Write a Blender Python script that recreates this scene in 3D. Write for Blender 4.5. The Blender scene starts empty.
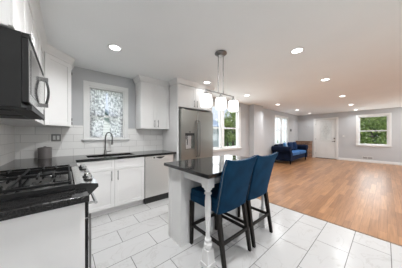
import bpy, bmesh, math, random
from mathutils import Vector, Matrix
random.seed(7)
S = bpy.context.scene
C = S.collection
PI = math.pi

# ------------------------------------------------------------------ camera
cam_d = bpy.data.cameras.new('camera')
cam_d.sensor_width = 36
cam_d.lens = 158 / 402 * 36
cam_d.shift_y = 0.003
cam_d.clip_start = 0.05
cam_d.clip_end = 300
cam = bpy.data.objects.new('camera', cam_d)
cam.location = (0, 0, 1.26)
cam.rotation_euler = (PI / 2, 0, math.radians(-40.6))
C.objects.link(cam)
S.camera = cam

# ------------------------------------------------------------------ world, sun, daylight
w = bpy.data.worlds.new('world')
S.world = w
w.use_nodes = True
nt = w.node_tree
bg = nt.nodes['Background']
tc = nt.nodes.new('ShaderNodeTexCoord')
sp = nt.nodes.new('ShaderNodeSeparateXYZ')
rp = nt.nodes.new('ShaderNodeValToRGB')
nt.links.new(tc.outputs['Generated'], sp.inputs[0])
nt.links.new(sp.outputs['Z'], rp.inputs[0])
nt.links.new(rp.outputs[0], bg.inputs[0])
rp.color_ramp.elements[0].color = (0.86, 0.92, 1.0, 1)
rp.color_ramp.elements[1].color = (0.42, 0.66, 1.0, 1)
rp.color_ramp.elements[1].position = 0.75
bg.inputs[1].default_value = 0.34

sun_d = bpy.data.lights.new('sun', 'SUN')
sun_d.energy = 1.1
sun_d.angle = math.radians(3)
sun_d.color = (1, 0.96, 0.9)
sun = bpy.data.objects.new('sun', sun_d)
sun.rotation_euler = (math.radians(38), 0, math.radians(-20))
C.objects.link(sun)


def area(name, loc, rot, sx, sy, power, color=(1, 1, 1)):
    d = bpy.data.lights.new(name, 'AREA')
    d.shape = 'RECTANGLE'
    d.size = sx
    d.size_y = sy
    d.energy = power
    d.color = color
    o = bpy.data.objects.new(name, d)
    o.location = loc
    o.rotation_euler = rot
    C.objects.link(o)
    return o


# daylight falling in through the windows (each lamp stands outside its window)
DAY = (0.95, 0.98, 1.0)
area('added_daylight_patio', (2.0, -2.75, 1.2), (PI / 2, 0, 0), 1.6, 2.1, 5, DAY)  # fill through the added patio opening, out of view
area('added_daylight_front', (9.3, -2.75, 1.5), (PI / 2, 0, 0), 2.0, 1.5, 22, DAY)  # fill through the added front window, out of view
area('daylight_sink_window', (0.61, 3.75, 1.7), (-PI / 2, 0, 0), 0.7, 1.0, 1, DAY)
area('daylight_dining_window', (3.92, 3.75, 1.55), (-PI / 2, 0, 0), 1.7, 1.4, 10, DAY)
area('daylight_living_window', (8.4, 3.75, 1.5), (-PI / 2, 0, 0), 1.5, 1.4, 5, DAY)
area('daylight_far_window', (11.0, 0.375, 1.5), (PI / 2, 0, PI / 2), 0.9, 1.4, 5, DAY)

S.view_settings.view_transform = 'Standard'
S.view_settings.look = 'None'
S.view_settings.gamma = 1
S.view_settings.use_curve_mapping = False
S.view_settings.exposure = 1.66
CAN_POWER = 3.6
DIM = [3.6, 0.4, 4.2, 4.6, 3.0, 2.4, 2.1, 3.6, 3.2, 2.5, 2.0]


# unseen fill lamps added below the ceiling, behind and beside the viewer
for lx, ly, lp in ((0.6, 0.9, 10), (0.5, -1.0, 1), (2.45, -1.0, 9), (4.2, -1.0, 8), (6.3, -1.0, 3.5), (8.4, -1.0, 3.5), (10.2, -1.0, 3.5)):
    la = area('ceiling_fill_light', (lx, ly, 2.42), (0, 0, 0), 0.15, 0.15, lp, (0.98, 0.99, 1.0))


# ------------------------------------------------------------------ materials
def mat(name, col, rough=0.5, metal=0.0, spec=0.5, emit=None, es=0.0, coat=0.0):
    m = bpy.data.materials.new(name)
    m.use_nodes = True
    b = m.node_tree.nodes['Principled BSDF']
    b.inputs['Base Color'].default_value = (*col, 1)
    b.inputs['Roughness'].default_value = rough
    b.inputs['Metallic'].default_value = metal
    b.inputs['Specular IOR Level'].default_value = spec
    b.inputs['Coat Weight'].default_value = coat
    if emit:
        b.inputs['Emission Color'].default_value = (*emit, 1)
        b.inputs['Emission Strength'].default_value = es
    return m


def nodes(m):
    return m.node_tree, m.node_tree.nodes['Principled BSDF']


def obj_coord(nt, scale=(1, 1, 1), rot=(0, 0, 0), loc=(0, 0, 0)):
    g = nt.nodes.new('ShaderNodeNewGeometry')
    mp = nt.nodes.new('ShaderNodeMapping')
    mp.inputs['Scale'].default_value = scale
    mp.inputs['Rotation'].default_value = rot
    mp.inputs['Location'].default_value = loc
    nt.links.new(g.outputs['Position'], mp.inputs[0])
    return mp.outputs[0]


def tex_coord(nt, scale=(1, 1, 1)):
    g = nt.nodes.new('ShaderNodeTexCoord')
    mp = nt.nodes.new('ShaderNodeMapping')
    mp.inputs['Scale'].default_value = scale
    nt.links.new(g.outputs['Object'], mp.inputs[0])
    return mp.outputs[0]


def noise_mix(m, c1, c2, scale, lo=0.35, hi=0.65, detail=4, stretch=(1, 1, 1), local=False):
    nt, b = nodes(m)
    v = tex_coord(nt, stretch) if local else obj_coord(nt, stretch)
    n = nt.nodes.new('ShaderNodeTexNoise')
    n.inputs['Scale'].default_value = scale
    n.inputs['Detail'].default_value = detail
    r = nt.nodes.new('ShaderNodeValToRGB')
    r.color_ramp.elements[0].position = lo
    r.color_ramp.elements[1].position = hi
    r.color_ramp.elements[0].color = (*c1, 1)
    r.color_ramp.elements[1].color = (*c2, 1)
    nt.links.new(v, n.inputs['Vector'])
    nt.links.new(n.outputs['Fac'], r.inputs[0])
    nt.links.new(r.outputs[0], b.inputs['Base Color'])
    return r, n


M = {}
M['wall'] = mat('grey_wall_paint', (0.53, 0.535, 0.545), 0.9)
noise_mix(M['wall'], (0.525, 0.53, 0.54), (0.54, 0.545, 0.555), 3)
M['ceiling'] = mat('white_ceiling_paint', (0.86, 0.86, 0.86), 0.95)
noise_mix(M['ceiling'], (0.86, 0.87, 0.87), (0.875, 0.885, 0.885), 2)
M['trim'] = mat('white_trim_paint', (0.80, 0.80, 0.79), 0.4)
noise_mix(M['trim'], (0.79, 0.79, 0.78), (0.81, 0.81, 0.80), 6)
M['cab'] = mat('white_cabinet_paint', (0.80, 0.79, 0.78), 0.5)
noise_mix(M['cab'], (0.79, 0.78, 0.77), (0.81, 0.80, 0.79), 5)
M['door'] = mat('white_door_paint', (0.78, 0.78, 0.765), 0.4)
noise_mix(M['door'], (0.775, 0.775, 0.76), (0.79, 0.79, 0.775), 5)
M['dark_kick'] = mat('dark_toe_kick', (0.02, 0.02, 0.02), 0.5)
M['granite'] = mat('black_granite', (0.03, 0.03, 0.032), 0.07, spec=0.5)
noise_mix(M['granite'], (0.008, 0.008, 0.008), (0.045, 0.043, 0.043), 130, 0.42, 0.78, 3)
M['steel'] = mat('brushed_steel', (0.56, 0.56, 0.56), 0.28, 1.0)
noise_mix(M['steel'], (0.52, 0.52, 0.52), (0.60, 0.60, 0.60), 6, stretch=(60, 60, 1))
M['fridge_steel'] = mat('refrigerator_steel', (0.30, 0.305, 0.285), 0.3, 1.0)
M['dw_steel'] = mat('dishwasher_steel', (0.86, 0.85, 0.83), 0.38, 1.0)
M['steel_bright'] = mat('bright_steel', (0.72, 0.72, 0.71), 0.18, 1.0)
M['nickel'] = mat('brushed_nickel', (0.22, 0.217, 0.213), 0.38, 1.0)
M['canister'] = mat('canister_metal', (0.24, 0.22, 0.215), 0.45, 0.4)
M['chrome'] = mat('chrome', (0.75, 0.75, 0.75), 0.08, 1.0)
M['sinkmat'] = mat('sink_steel', (0.42, 0.42, 0.42), 0.3, 1.0)
M['black_gloss'] = mat('black_gloss', (0.012, 0.012, 0.013), 0.08)
M['black'] = mat('black_satin', (0.015, 0.015, 0.015), 0.45)
M['iron'] = mat('cast_iron', (0.01, 0.01, 0.01), 0.6, spec=0.25)
noise_mix(M['iron'], (0.006, 0.006, 0.006), (0.014, 0.014, 0.014), 60)
M['velvet'] = mat('blue_velvet', (0.008, 0.055, 0.14), 0.8, spec=0.15)
noise_mix(M['velvet'], (0.0007, 0.021, 0.052), (0.002, 0.040, 0.092), 7, 0.3, 0.7, local=True)
nodes(M['velvet'])[1].inputs['Sheen Weight'].default_value = 0.15
nodes(M['velvet'])[1].inputs['Sheen Tint'].default_value = (0.12, 0.35, 0.75, 1)
nodes(M['velvet'])[1].inputs['Sheen Roughness'].default_value = 0.35
M['sofa'] = mat('navy_velvet', (0.004, 0.012, 0.045), 0.75, spec=0.15)
noise_mix(M['sofa'], (0.0015, 0.004, 0.014), (0.003, 0.009, 0.030), 5, 0.3, 0.7)
nodes(M['sofa'])[1].inputs['Sheen Weight'].default_value = 0.12
nodes(M['sofa'])[1].inputs['Sheen Tint'].default_value = (0.06, 0.2, 0.6, 1)
M['sofa_seat'] = mat('blue_velvet_seat', (0.008, 0.05, 0.16), 0.7)
noise_mix(M['sofa_seat'], (0.004, 0.05, 0.16), (0.008, 0.08, 0.25), 5, 0.3, 0.7)
nodes(M['sofa_seat'])[1].inputs['Sheen Weight'].default_value = 0.8
nodes(M['sofa_seat'])[1].inputs['Sheen Tint'].default_value = (0.15, 0.4, 0.9, 1)
M['pillow'] = mat('bright_blue_velvet', (0.01, 0.08, 0.25), 0.7)
noise_mix(M['pillow'], (0.01, 0.12, 0.3), (0.02, 0.18, 0.42), 9, 0.3, 0.7)
nodes(M['pillow'])[1].inputs['Sheen Weight'].default_value = 0.6
M['navy_pillow'] = mat('navy_pillow_velvet', (0.003, 0.02, 0.07), 0.75, spec=0.2)
noise_mix(M['navy_pillow'], (0.003, 0.015, 0.05), (0.006, 0.03, 0.1), 9, 0.3, 0.7)
M['espresso'] = mat('espresso_wood', (0.012, 0.009, 0.008), 0.5, spec=0.25)
noise_mix(M['espresso'], (0.006, 0.0045, 0.004), (0.013, 0.010, 0.008), 8, stretch=(6, 6, 1), local=True)
M['opal'] = mat('opal_glass', (0.95, 0.95, 0.93), 0.25, emit=(1, 0.985, 0.97), es=0.7)
M['lens'] = mat('lamp_lens', (0.95, 0.95, 0.95), 0.3, emit=(1, 0.985, 0.97), es=2.5)
M['plastic'] = mat('white_plastic', (0.62, 0.62, 0.61), 0.4)
M['grey_plastic'] = mat('grey_plastic', (0.35, 0.34, 0.33), 0.4)
M['siding_w'] = mat('white_siding', (0.75, 0.75, 0.74), 0.6)
M['siding_g'] = mat('grey_siding', (0.30, 0.32, 0.34), 0.6)
M['shingle'] = mat('roof_shingle', (0.16, 0.18, 0.21), 0.85)
noise_mix(M['shingle'], (0.22, 0.26, 0.32), (0.32, 0.37, 0.44), 12)
M['bark'] = mat('bark', (0.10, 0.075, 0.055), 0.9)
noise_mix(M['bark'], (0.07, 0.05, 0.04), (0.16, 0.12, 0.09), 8, stretch=(5, 5, 1))
M['grass'] = mat('grass', (0.06, 0.12, 0.03), 0.9)
noise_mix(M['grass'], (0.10, 0.2, 0.05), (0.18, 0.3, 0.09), 3)
M['stone'] = mat('mantel_wood', (0.22, 0.13, 0.08), 0.5)
noise_mix(M['stone'], (0.17, 0.10, 0.06), (0.28, 0.17, 0.10), 6, stretch=(1, 6, 6))
M['pavement'] = mat('pavement', (0.42, 0.41, 0.40), 0.9)


def leafmat(name, c1, c2):
    m = mat(name, c1, 0.6)
    r, n = noise_mix(m, c1, c2, 2.5, 0.3, 0.7, 5)
    nt, b = nodes(m)
    tr = nt.nodes.new('ShaderNodeBsdfTranslucent')
    mx = nt.nodes.new('ShaderNodeMixShader')
    mx.inputs[0].default_value = 0.35
    out = nt.nodes['Material Output']
    nt.links.new(r.outputs[0], tr.inputs[0])
    nt.links.new(b.outputs[0], mx.inputs[1])
    nt.links.new(tr.outputs[0], mx.inputs[2])
    nt.links.new(mx.outputs[0], out.inputs[0])
    return m


M['leaf'] = leafmat('tree_leaves', (0.13, 0.20, 0.035), (0.46, 0.55, 0.17))
M['leaf_d'] = leafmat('dark_leaves', (0.05, 0.10, 0.03), (0.20, 0.30, 0.09))
M['leaf_p'] = leafmat('pale_leaves', (0.22, 0.27, 0.20), (0.42, 0.47, 0.40))


# marble look floor tile: 0.587 x 0.2936, half offset
def brick_mat(name, c1, c2, mortar, bw, rh, ms, axes, loc, rough, bump=0.0, offset=0.5, bias=0.0):
    m = mat(name, c1, rough)
    nt, b = nodes(m)
    g = nt.nodes.new('ShaderNodeNewGeometry')
    s = nt.nodes.new('ShaderNodeSeparateXYZ')
    c = nt.nodes.new('ShaderNodeCombineXYZ')
    nt.links.new(g.outputs['Position'], s.inputs[0])
    nt.links.new(s.outputs[axes[0]], c.inputs[0])
    nt.links.new(s.outputs[axes[1]], c.inputs[1])
    mp = nt.nodes.new('ShaderNodeMapping')
    mp.inputs['Location'].default_value = (loc[0], loc[1], 0)
    nt.links.new(c.outputs[0], mp.inputs[0])
    t = nt.nodes.new('ShaderNodeTexBrick')
    t.inputs['Scale'].default_value = 1
    t.inputs['Brick Width'].default_value = bw
    t.inputs['Row Height'].default_value = rh
    t.inputs['Mortar Size'].default_value = ms
    t.inputs['Mortar Smooth'].default_value = 0.1
    t.inputs['Bias'].default_value = bias
    t.offset = offset
    t.inputs['Color1'].default_value = (*c1, 1)
    t.inputs['Color2'].default_value = (*c2, 1)
    t.inputs['Mortar'].default_value = (*mortar, 1)
    nt.links.new(mp.outputs[0], t.inputs['Vector'])
    nt.links.new(t.outputs['Color'], b.inputs['Base Color'])
    if bump:
        bp = nt.nodes.new('ShaderNodeBump')
        bp.inputs['Strength'].default_value = bump
        bp.inputs['Distance'].default_value = 0.002
        inv = nt.nodes.new('ShaderNodeMath')
        inv.operation = 'SUBTRACT'
        inv.inputs[0].default_value = 1
        nt.links.new(t.outputs['Fac'], inv.inputs[1])
        nt.links.new(inv.outputs[0], bp.inputs['Height'])
        nt.links.new(bp.outputs[0], b.inputs['Normal'])
    return m, t, mp


M['tile'], tb, tmp_ = brick_mat('white_marble_tile', (0.58, 0.575, 0.57), (0.55, 0.545, 0.54), (0.20, 0.195, 0.19),
                                0.594, 0.2936, 0.0035, 'XY', (0.081, 0.040, 0), 0.22, 0.2)
# thin grey veins over the tile colour
nt_, b_ = nodes(M['tile'])
vv = obj_coord(nt_, (1.6, 2.2, 1), (0, 0, 0.7))
vn = nt_.nodes.new('ShaderNodeTexNoise')
vn.inputs['Scale'].default_value = 1.6
vn.inputs['Detail'].default_value = 8
vn.inputs['Distortion'].default_value = 1.2
vr = nt_.nodes.new('ShaderNodeValToRGB')
e = vr.color_ramp.elements
e[0].position, e[0].color = 0.485, (1, 1, 1, 1)
e[1].position, e[1].color = 0.515, (1, 1, 1, 1)
k = e.new(0.5)
k.color = (0.89, 0.88, 0.87, 1)
mm = nt_.nodes.new('ShaderNodeMix')
mm.data_type = 'RGBA'
mm.blend_type = 'MULTIPLY'
mm.inputs[0].default_value = 1
nt_.links.new(vv, vn.inputs['Vector'])
nt_.links.new(vn.outputs['Fac'], vr.inputs[0])
nt_.links.new(tb.outputs['Color'], mm.inputs[6])
nt_.links.new(vr.outputs[0], mm.inputs[7])
nt_.links.new(mm.outputs[2], b_.inputs['Base Color'])

M['oak'], ob_, _ = brick_mat('oak_boards', (0.46, 0.245, 0.120), (0.28, 0.138, 0.066), (0.12, 0.06, 0.03),
                             0.95, 0.083, 0.0012, 'XY', (0.3, 0.02, 0), 0.3, 0.0, 0.37)
nt_, b_ = nodes(M['oak'])
vv = obj_coord(nt_, (1.2, 22, 1))
vn = nt_.nodes.new('ShaderNodeTexNoise')
vn.inputs['Scale'].default_value = 2.2
vn.inputs['Detail'].default_value = 6
vr = nt_.nodes.new('ShaderNodeValToRGB')
e = vr.color_ramp.elements
e[0].position, e[0].color = 0.3, (0.78, 0.74, 0.70, 1)
e[1].position, e[1].color = 0.7, (1.15, 1.12, 1.1, 1)
mm = nt_.nodes.new('ShaderNodeMix')
mm.data_type = 'RGBA'
mm.blend_type = 'MULTIPLY'
mm.inputs[0].default_value = 1
nt_.links.new(vv, vn.inputs['Vector'])
nt_.links.new(vn.outputs['Fac'], vr.inputs[0])
nt_.links.new(ob_.outputs['Color'], mm.inputs[6])
nt_.links.new(vr.outputs[0], mm.inputs[7])
nt_.links.new(mm.outputs[2], b_.inputs['Base Color'])

M['splash'], _, _ = brick_mat('white_subway_tile', (0.86, 0.85, 0.83), (0.83, 0.82, 0.80), (0.62, 0.61, 0.59),
                              0.30, 0.12, 0.003, 'XZ', (0.05, -0.91, 0), 0.15, 0.3)
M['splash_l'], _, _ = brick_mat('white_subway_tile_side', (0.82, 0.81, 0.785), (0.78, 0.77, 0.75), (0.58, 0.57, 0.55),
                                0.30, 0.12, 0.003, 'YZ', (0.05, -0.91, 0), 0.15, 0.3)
M['brick'], _, _ = brick_mat('fireplace_brick', (0.38, 0.19, 0.11), (0.12, 0.06, 0.035), (0.42, 0.36, 0.3),
                             0.20, 0.07, 0.006, 'YZ', (0, 0, 0), 0.85, 0.5)
M['lap_w'], _, _ = brick_mat('white_lap_siding', (0.80, 0.80, 0.80), (0.80, 0.80, 0.80), (0.5, 0.5, 0.5),
                             50, 0.14, 0.012, 'XZ', (0, 0, 0), 0.6)
M['lap_g'], _, _ = brick_mat('grey_lap_siding', (0.36, 0.385, 0.41), (0.36, 0.385, 0.41), (0.25, 0.265, 0.28),
                             50, 0.14, 0.012, 'XZ', (0, 0, 0), 0.6)


def glass_mat():
    m = bpy.data.materials.new('window_glass')
    m.use_nodes = True
    nt = m.node_tree
    nt.nodes.clear()
    o = nt.nodes.new('ShaderNodeOutputMaterial')
    t = nt.nodes.new('ShaderNodeBsdfTransparent')
    g = nt.nodes.new('ShaderNodeBsdfGlossy')
    g.inputs['Roughness'].default_value = 0.02
    lw = nt.nodes.new('ShaderNodeLayerWeight')
    p5 = nt.nodes.new('ShaderNodeMath')
    p5.operation = 'POWER'
    p5.inputs[1].default_value = 5
    f = nt.nodes.new('ShaderNodeMath')
    f.operation = 'MULTIPLY_ADD'
    f.inputs[1].default_value = 0.5
    f.inputs[2].default_value = 0.03
    nt.links.new(lw.outputs['Facing'], p5.inputs[0])
    nt.links.new(p5.outputs[0], f.inputs[0])
    x = nt.nodes.new('ShaderNodeMixShader')
    nt.links.new(f.outputs[0], x.inputs[0])
    nt.links.new(t.outputs[0], x.inputs[1])
    nt.links.new(g.outputs[0], x.inputs[2])
    nt.links.new(x.outputs[0], o.inputs[0])
    return m


M['glass'] = glass_mat()


def sheer_mat(name, base, holes, scale, dark=(0.8, 0.8, 0.81)):
    m = bpy.data.materials.new(name)
    m.use_nodes = True
    nt = m.node_tree
    nt.nodes.clear()
    o = nt.nodes.new('ShaderNodeOutputMaterial')
    t = nt.nodes.new('ShaderNodeBsdfTransparent')
    d = nt.nodes.new('ShaderNodeBsdfDiffuse')
    l = nt.nodes.new('ShaderNodeBsdfTranslucent')
    cr = nt.nodes.new('ShaderNodeValToRGB')
    cr.color_ramp.elements[0].position = 0.44
    cr.color_ramp.elements[1].position = 0.52
    cr.color_ramp.elements[0].color = (*dark, 1)
    cr.color_ramp.elements[1].color = (0.85, 0.85, 0.86, 1)
    nt.links.new(cr.outputs[0], d.inputs[0])
    nt.links.new(cr.outputs[0], l.inputs[0])
    a = nt.nodes.new('ShaderNodeMixShader')
    a.inputs[0].default_value = 0.6
    nt.links.new(d.outputs[0], a.inputs[1])
    nt.links.new(l.outputs[0], a.inputs[2])
    v = obj_coord(nt)
    n = nt.nodes.new('ShaderNodeTexNoise')
    n.inputs['Scale'].default_value = scale
    n.inputs['Detail'].default_value = 3
    n.inputs['Distortion'].default_value = 1.0
    nt.links.new(v, n.inputs['Vector'])
    r = nt.nodes.new('ShaderNodeValToRGB')
    r.color_ramp.elements[0].position = 0.47
    r.color_ramp.elements[1].position = 0.53
    r.color_ramp.elements[0].color = (base, base, base, 1)
    r.color_ramp.elements[1].color = (holes, holes, holes, 1)
    nt.links.new(n.outputs['Fac'], r.inputs[0])
    n2 = nt.nodes.new('ShaderNodeTexNoise')
    n2.inputs['Scale'].default_value = scale * 1.4
    n2.inputs['Detail'].default_value = 4
    nt.links.new(v, n2.inputs['Vector'])
    nt.links.new(n2.outputs['Fac'], cr.inputs[0])
    x = nt.nodes.new('ShaderNodeMixShader')
    nt.links.new(r.outputs[0], x.inputs[0])
    nt.links.new(t.outputs[0], x.inputs[1])
    nt.links.new(a.outputs[0], x.inputs[2])
    nt.links.new(x.outputs[0], o.inputs[0])
    return m


M['lace'] = sheer_mat('lace_sheer', 0.72, 0.97, 17, (0.42, 0.43, 0.44))
M['sheer'] = sheer_mat('plain_sheer', 0.75, 0.9, 5)


# ------------------------------------------------------------------ mesh helpers
def NB():
    return bmesh.new()


def box(bm, x0, x1, y0, y1, z0, z1, T=None):
    vs = [Vector((x, y, z)) for x in (x0, x1) for y in (y0, y1) for z in (z0, z1)]
    if T is not None:
        vs = [T @ v for v in vs]
    v = [bm.verts.new(p) for p in vs]
    for f in ((0, 1, 3, 2), (4, 6, 7, 5), (0, 4, 5, 1), (2, 3, 7, 6), (0, 2, 6, 4), (1, 5, 7, 3)):
        bm.faces.new([v[i] for i in f])
    return v


def hexa(bm, b, t):
    """b, t: four bottom and four top corners"""
    v = [bm.verts.new(p) for p in b] + [bm.verts.new(p) for p in t]
    bm.faces.new(v[3::-1])
    bm.faces.new(v[4:8])
    for i in range(4):
        j = (i + 1) % 4
        bm.faces.new((v[i], v[j], v[4 + j], v[4 + i]))


def prism(bm, poly, fn, a, b):
    """poly: 2-D outline; fn(p, q, t) -> 3-D; swept from t=a to t=b"""
    r0 = [bm.verts.new(fn(p, q, a)) for p, q in poly]
    r1 = [bm.verts.new(fn(p, q, b)) for p, q in poly]
    n = len(poly)
    bm.faces.new(r0[::-1])
    bm.faces.new(r1)
    for i in range(n):
        j = (i + 1) % n
        bm.faces.new((r0[i], r0[j], r1[j], r1[i]))


def tube(bm, pts, r, seg=10, cap=True):
    pts = [Vector(p) for p in pts]
    rs = r if isinstance(r, (list, tuple)) else [r] * len(pts)
    rings = []
    up = None
    for i, p in enumerate(pts):
        d = (pts[min(i + 1, len(pts) - 1)] - pts[max(i - 1, 0)]).normalized()
        if up is None:
            up = Vector((0, 0, 1)) if abs(d.z) < 0.9 else Vector((1, 0, 0))
        s = d.cross(up).normalized()
        u2 = s.cross(d).normalized()
        up = u2
        rings.append([bm.verts.new(p + (s * math.cos(2 * PI * k / seg) + u2 * math.sin(2 * PI * k / seg)) * rs[i]) for k in range(seg)])
    for i in range(len(rings) - 1):
        for k in range(seg):
            l = (k + 1) % seg
            bm.faces.new((rings[i][k], rings[i][l], rings[i + 1][l], rings[i + 1][k]))
    if cap:
        bm.faces.new(rings[0][::-1])
        bm.faces.new(rings[-1])


def lathe(bm, cx, cy, prof, seg=24):
    """prof: (r, z) from bottom to top"""
    rings = []
    for r, z in prof:
        rings.append([bm.verts.new((cx + r * math.cos(2 * PI * k / seg), cy + r * math.sin(2 * PI * k / seg), z)) for k in range(seg)])
    for i in range(len(rings) - 1):
        for k in range(seg):
            l = (k + 1) % seg
            bm.faces.new((rings[i][k], rings[i][l], rings[i + 1][l], rings[i + 1][k]))
    bm.faces.new(rings[0][::-1])
    bm.faces.new(rings[-1])


def wloc(o):
    v = Vector((0, 0, 0))
    while o is not None:
        v += o.location
        o = o.parent
    return v


def P(name, bm, m, parent=None, bevel=0.0, smooth=35, base=None, seg=2):
    """link a bmesh given in world coordinates as one mesh object"""
    bmesh.ops.recalc_face_normals(bm, faces=bm.faces)
    me = bpy.data.meshes.new(name)
    if parent is not None:
        pl = wloc(parent)
        cs = [v.co for v in bm.verts]
        c = Vector(((min(p.x for p in cs) + max(p.x for p in cs)) / 2, (min(p.y for p in cs) + max(p.y for p in cs)) / 2, min(p.z for p in cs)))
        off = c
        loc = c - pl
    else:
        cs = [v.co for v in bm.verts]
        off = Vector(((min(p.x for p in cs) + max(p.x for p in cs)) / 2, (min(p.y for p in cs) + max(p.y for p in cs)) / 2, min(p.z for p in cs)))
        loc = off
    bmesh.ops.translate(bm, vec=-off, verts=bm.verts)
    bm.to_mesh(me)
    bm.free()
    me.materials.append(M[m])
    if smooth:
        for p in me.polygons:
            p.use_smooth = True
        me.set_sharp_from_angle(angle=math.radians(smooth))
    o = bpy.data.objects.new(name, me)
    o.location = loc
    if parent is not None:
        o.parent = parent
    C.objects.link(o)
    if bevel:
        md = o.modifiers.new('bevel', 'BEVEL')
        md.width = bevel
        md.segments = seg
        md.limit_method = 'ANGLE'
        md.angle_limit = math.radians(40)
    return o


def tag(o, label=None, cat=None, group=None, kind=None):
    if label:
        o['label'] = label
    if cat:
        o['category'] = cat
    if group:
        o['group'] = group
    if kind:
        o['kind'] = kind
    return o


def T(name, loc, label=None, cat=None, group=None, kind=None):
    o = bpy.data.objects.new(name, None)
    o.empty_display_size = 0.1
    o.location = loc
    C.objects.link(o)
    return tag(o, label, cat, group, kind)


def dup(o, loc, label=None, rotz=None):
    r = o.copy()
    C.objects.link(r)
    r.location = loc
    if rotz is not None:
        r.rotation_euler = (0, 0, rotz)
    if label:
        r['label'] = label
    for ch in list(o.children):
        c = ch.copy()
        C.objects.link(c)
        c.parent = r
        for g in list(ch.children):
            d = g.copy()
            C.objects.link(d)
            d.parent = c
    return r


def struct(o):
    o['kind'] = 'structure'
    return o


def frame_T(ox, oy, ang):
    """local x runs along the cabinet face, local -y points out of it"""
    return Matrix.Translation((ox, oy, 0)) @ Matrix.Rotation(ang, 4, 'Z')


def shaker(parent, Tm, x0, x1, z0, z1, name='door', rail=0.055, y=0.0, handle=None, hl=0.13, m='cab'):
    """shaker front standing on local plane y (out = -y), handle: ('v', x, zc) or ('h', xc, z)"""
    bm = NB()
    t = 0.019
    g = 0.002
    x0 += g
    x1 -= g
    z0 += g
    z1 -= g
    box(bm, x0, x1, y - t * 0.55, y, z0, z1, Tm)
    rr = min(rail, (z1 - z0) * 0.3)
    box(bm, x0, x0 + rail, y - t, y - t * 0.55, z0, z1, Tm)
    box(bm, x1 - rail, x1, y - t, y - t * 0.55, z0, z1, Tm)
    box(bm, x0 + rail, x1 - rail, y - t, y - t * 0.55, z1 - rr, z1, Tm)
    box(bm, x0 + rail, x1 - rail, y - t, y - t * 0.55, z0, z0 + rr, Tm)
    d = P(name, bm, m, parent, bevel=0.0012, seg=1)
    if handle:
        k, a, b = handle
        bm = NB()
        yo = y - t - 0.028
        if k == 'v':
            tube(bm, [Tm @ Vector((a, yo, b - hl / 2)), Tm @ Vector((a, yo, b + hl / 2))], 0.0055, 8)
            for zz in (b - hl / 2 + 0.02, b + hl / 2 - 0.02):
                tube(bm, [Tm @ Vector((a, y - t, zz)), Tm @ Vector((a, yo, zz))], 0.0045, 8)
        else:
            tube(bm, [Tm @ Vector((a - hl / 2, yo, b)), Tm @ Vector((a + hl / 2, yo, b))], 0.0055, 8)
            for xx in (a - hl / 2 + 0.02, a + hl / 2 - 0.02):
                tube(bm, [Tm @ Vector((xx, y - t, b)), Tm @ Vector((xx, yo, b))], 0.0045, 8)
        h = P('handle', bm, 'nickel', d)
        tag(h, 'brushed nickel bar handle')
    return d


# ------------------------------------------------------------------ room shell
H = 2.44
XL, XR, YB, YF = -0.56, 10.70, 3.46, -2.40
TH = 0.14
TX = 2.90                       # where tile meets wood

bm = NB()
box(bm, XL, TX, YF, YB, -0.05, 0)
struct(P('floor', bm, 'tile', smooth=0))
bm = NB()
box(bm, TX, XR, YF, YB, -0.05, 0)
struct(P('floor_wood', bm, 'oak', smooth=0))
bm = NB()
box(bm, TX - 0.012, TX + 0.012, YF, YB, 0.0, 0.004)
struct(P('trim_1', bm, 'stone', smooth=0))
bm = NB()
box(bm, XL - TH, XR + TH, YF - TH, YB + TH, H, H + 0.1)
struct(P('ceiling', bm, 'ceiling', smooth=0))


def wall_y(name, y0, y1, x0, x1, holes, z1=H):
    bm = NB()
    x = x0
    for (a, b, c, d) in sorted(holes):
        if a > x:
            box(bm, x, a, y0, y1, 0, z1)
        if c > 0:
            box(bm, a, b, y0, y1, 0, c)
        box(bm, a, b, y0, y1, d, z1)
        x = b
    if x1 > x:
        box(bm, x, x1, y0, y1, 0, z1)
    return struct(P(name, bm, 'wall', smooth=0))


def wall_x(name, x0, x1, y0, y1, holes, z1=H):
    bm = NB()
    y = y0
    for (a, b, c, d) in sorted(holes):
        if a > y:
            box(bm, x0, x1, y, a, 0, z1)
        if c > 0:
            box(bm, x0, x1, a, b, 0, c)
        box(bm, x0, x1, a, b, d, z1)
        y = b
    if y1 > y:
        box(bm, x0, x1, y, y1, 0, z1)
    return struct(P(name, bm, 'wall', smooth=0))


CAS = 0.075
W1 = (0.31, 0.905, 1.19, 2.15)         # sink window opening x0 x1 z0 z1
W2 = (3.02, 4.80, 0.82, 2.22)          # dining
W3 = (7.64, 9.15, 0.80, 2.17)          # living
W4 = (-0.10, 0.85, 0.80, 2.16)          # far wall (y0 y1 z0 z1)
DR = (1.655, 2.575, 0.0, 2.12)         # front door (y0 y1)
wall_y('wall_back', YB, YB + TH, XL - TH, XR + TH, [W1, W2, W3])
wall_x('wall_right', XR, XR + TH, YF, YB, [W4, DR])
wall_x('wall_left', XL - TH, XL, YF, YB, [])
WF1 = (1.2, 2.8, 0.0, 2.1)
WF2 = (8.3, 10.3, 0.75, 2.2)
wall_y('wall_front', YF - TH, YF, XL - TH, XR + TH, [WF1, WF2])
bm = NB()
box(bm, 5.44, 6.12, 3.25, YB, 0, H)
struct(P('wall_pier', bm, 'wall', smooth=0))

# backsplash tile (thin real tile layer on the walls)
ST = 0.008
bm = NB()
for a, b, c, d in ((XL + ST, W1[0] - CAS, 0.912, 1.43), (W1[1] + CAS, 1.755, 0.912, 1.40), (W1[0] - CAS, W1[1] + CAS, 0.912, 1.135)):
    box(bm, a, b, YB - ST, YB, c, d)
struct(P('trim_2', bm, 'splash', smooth=0))
bm = NB()
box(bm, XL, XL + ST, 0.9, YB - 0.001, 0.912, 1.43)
struct(P('trim_3', bm, 'splash_l', smooth=0))


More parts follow.
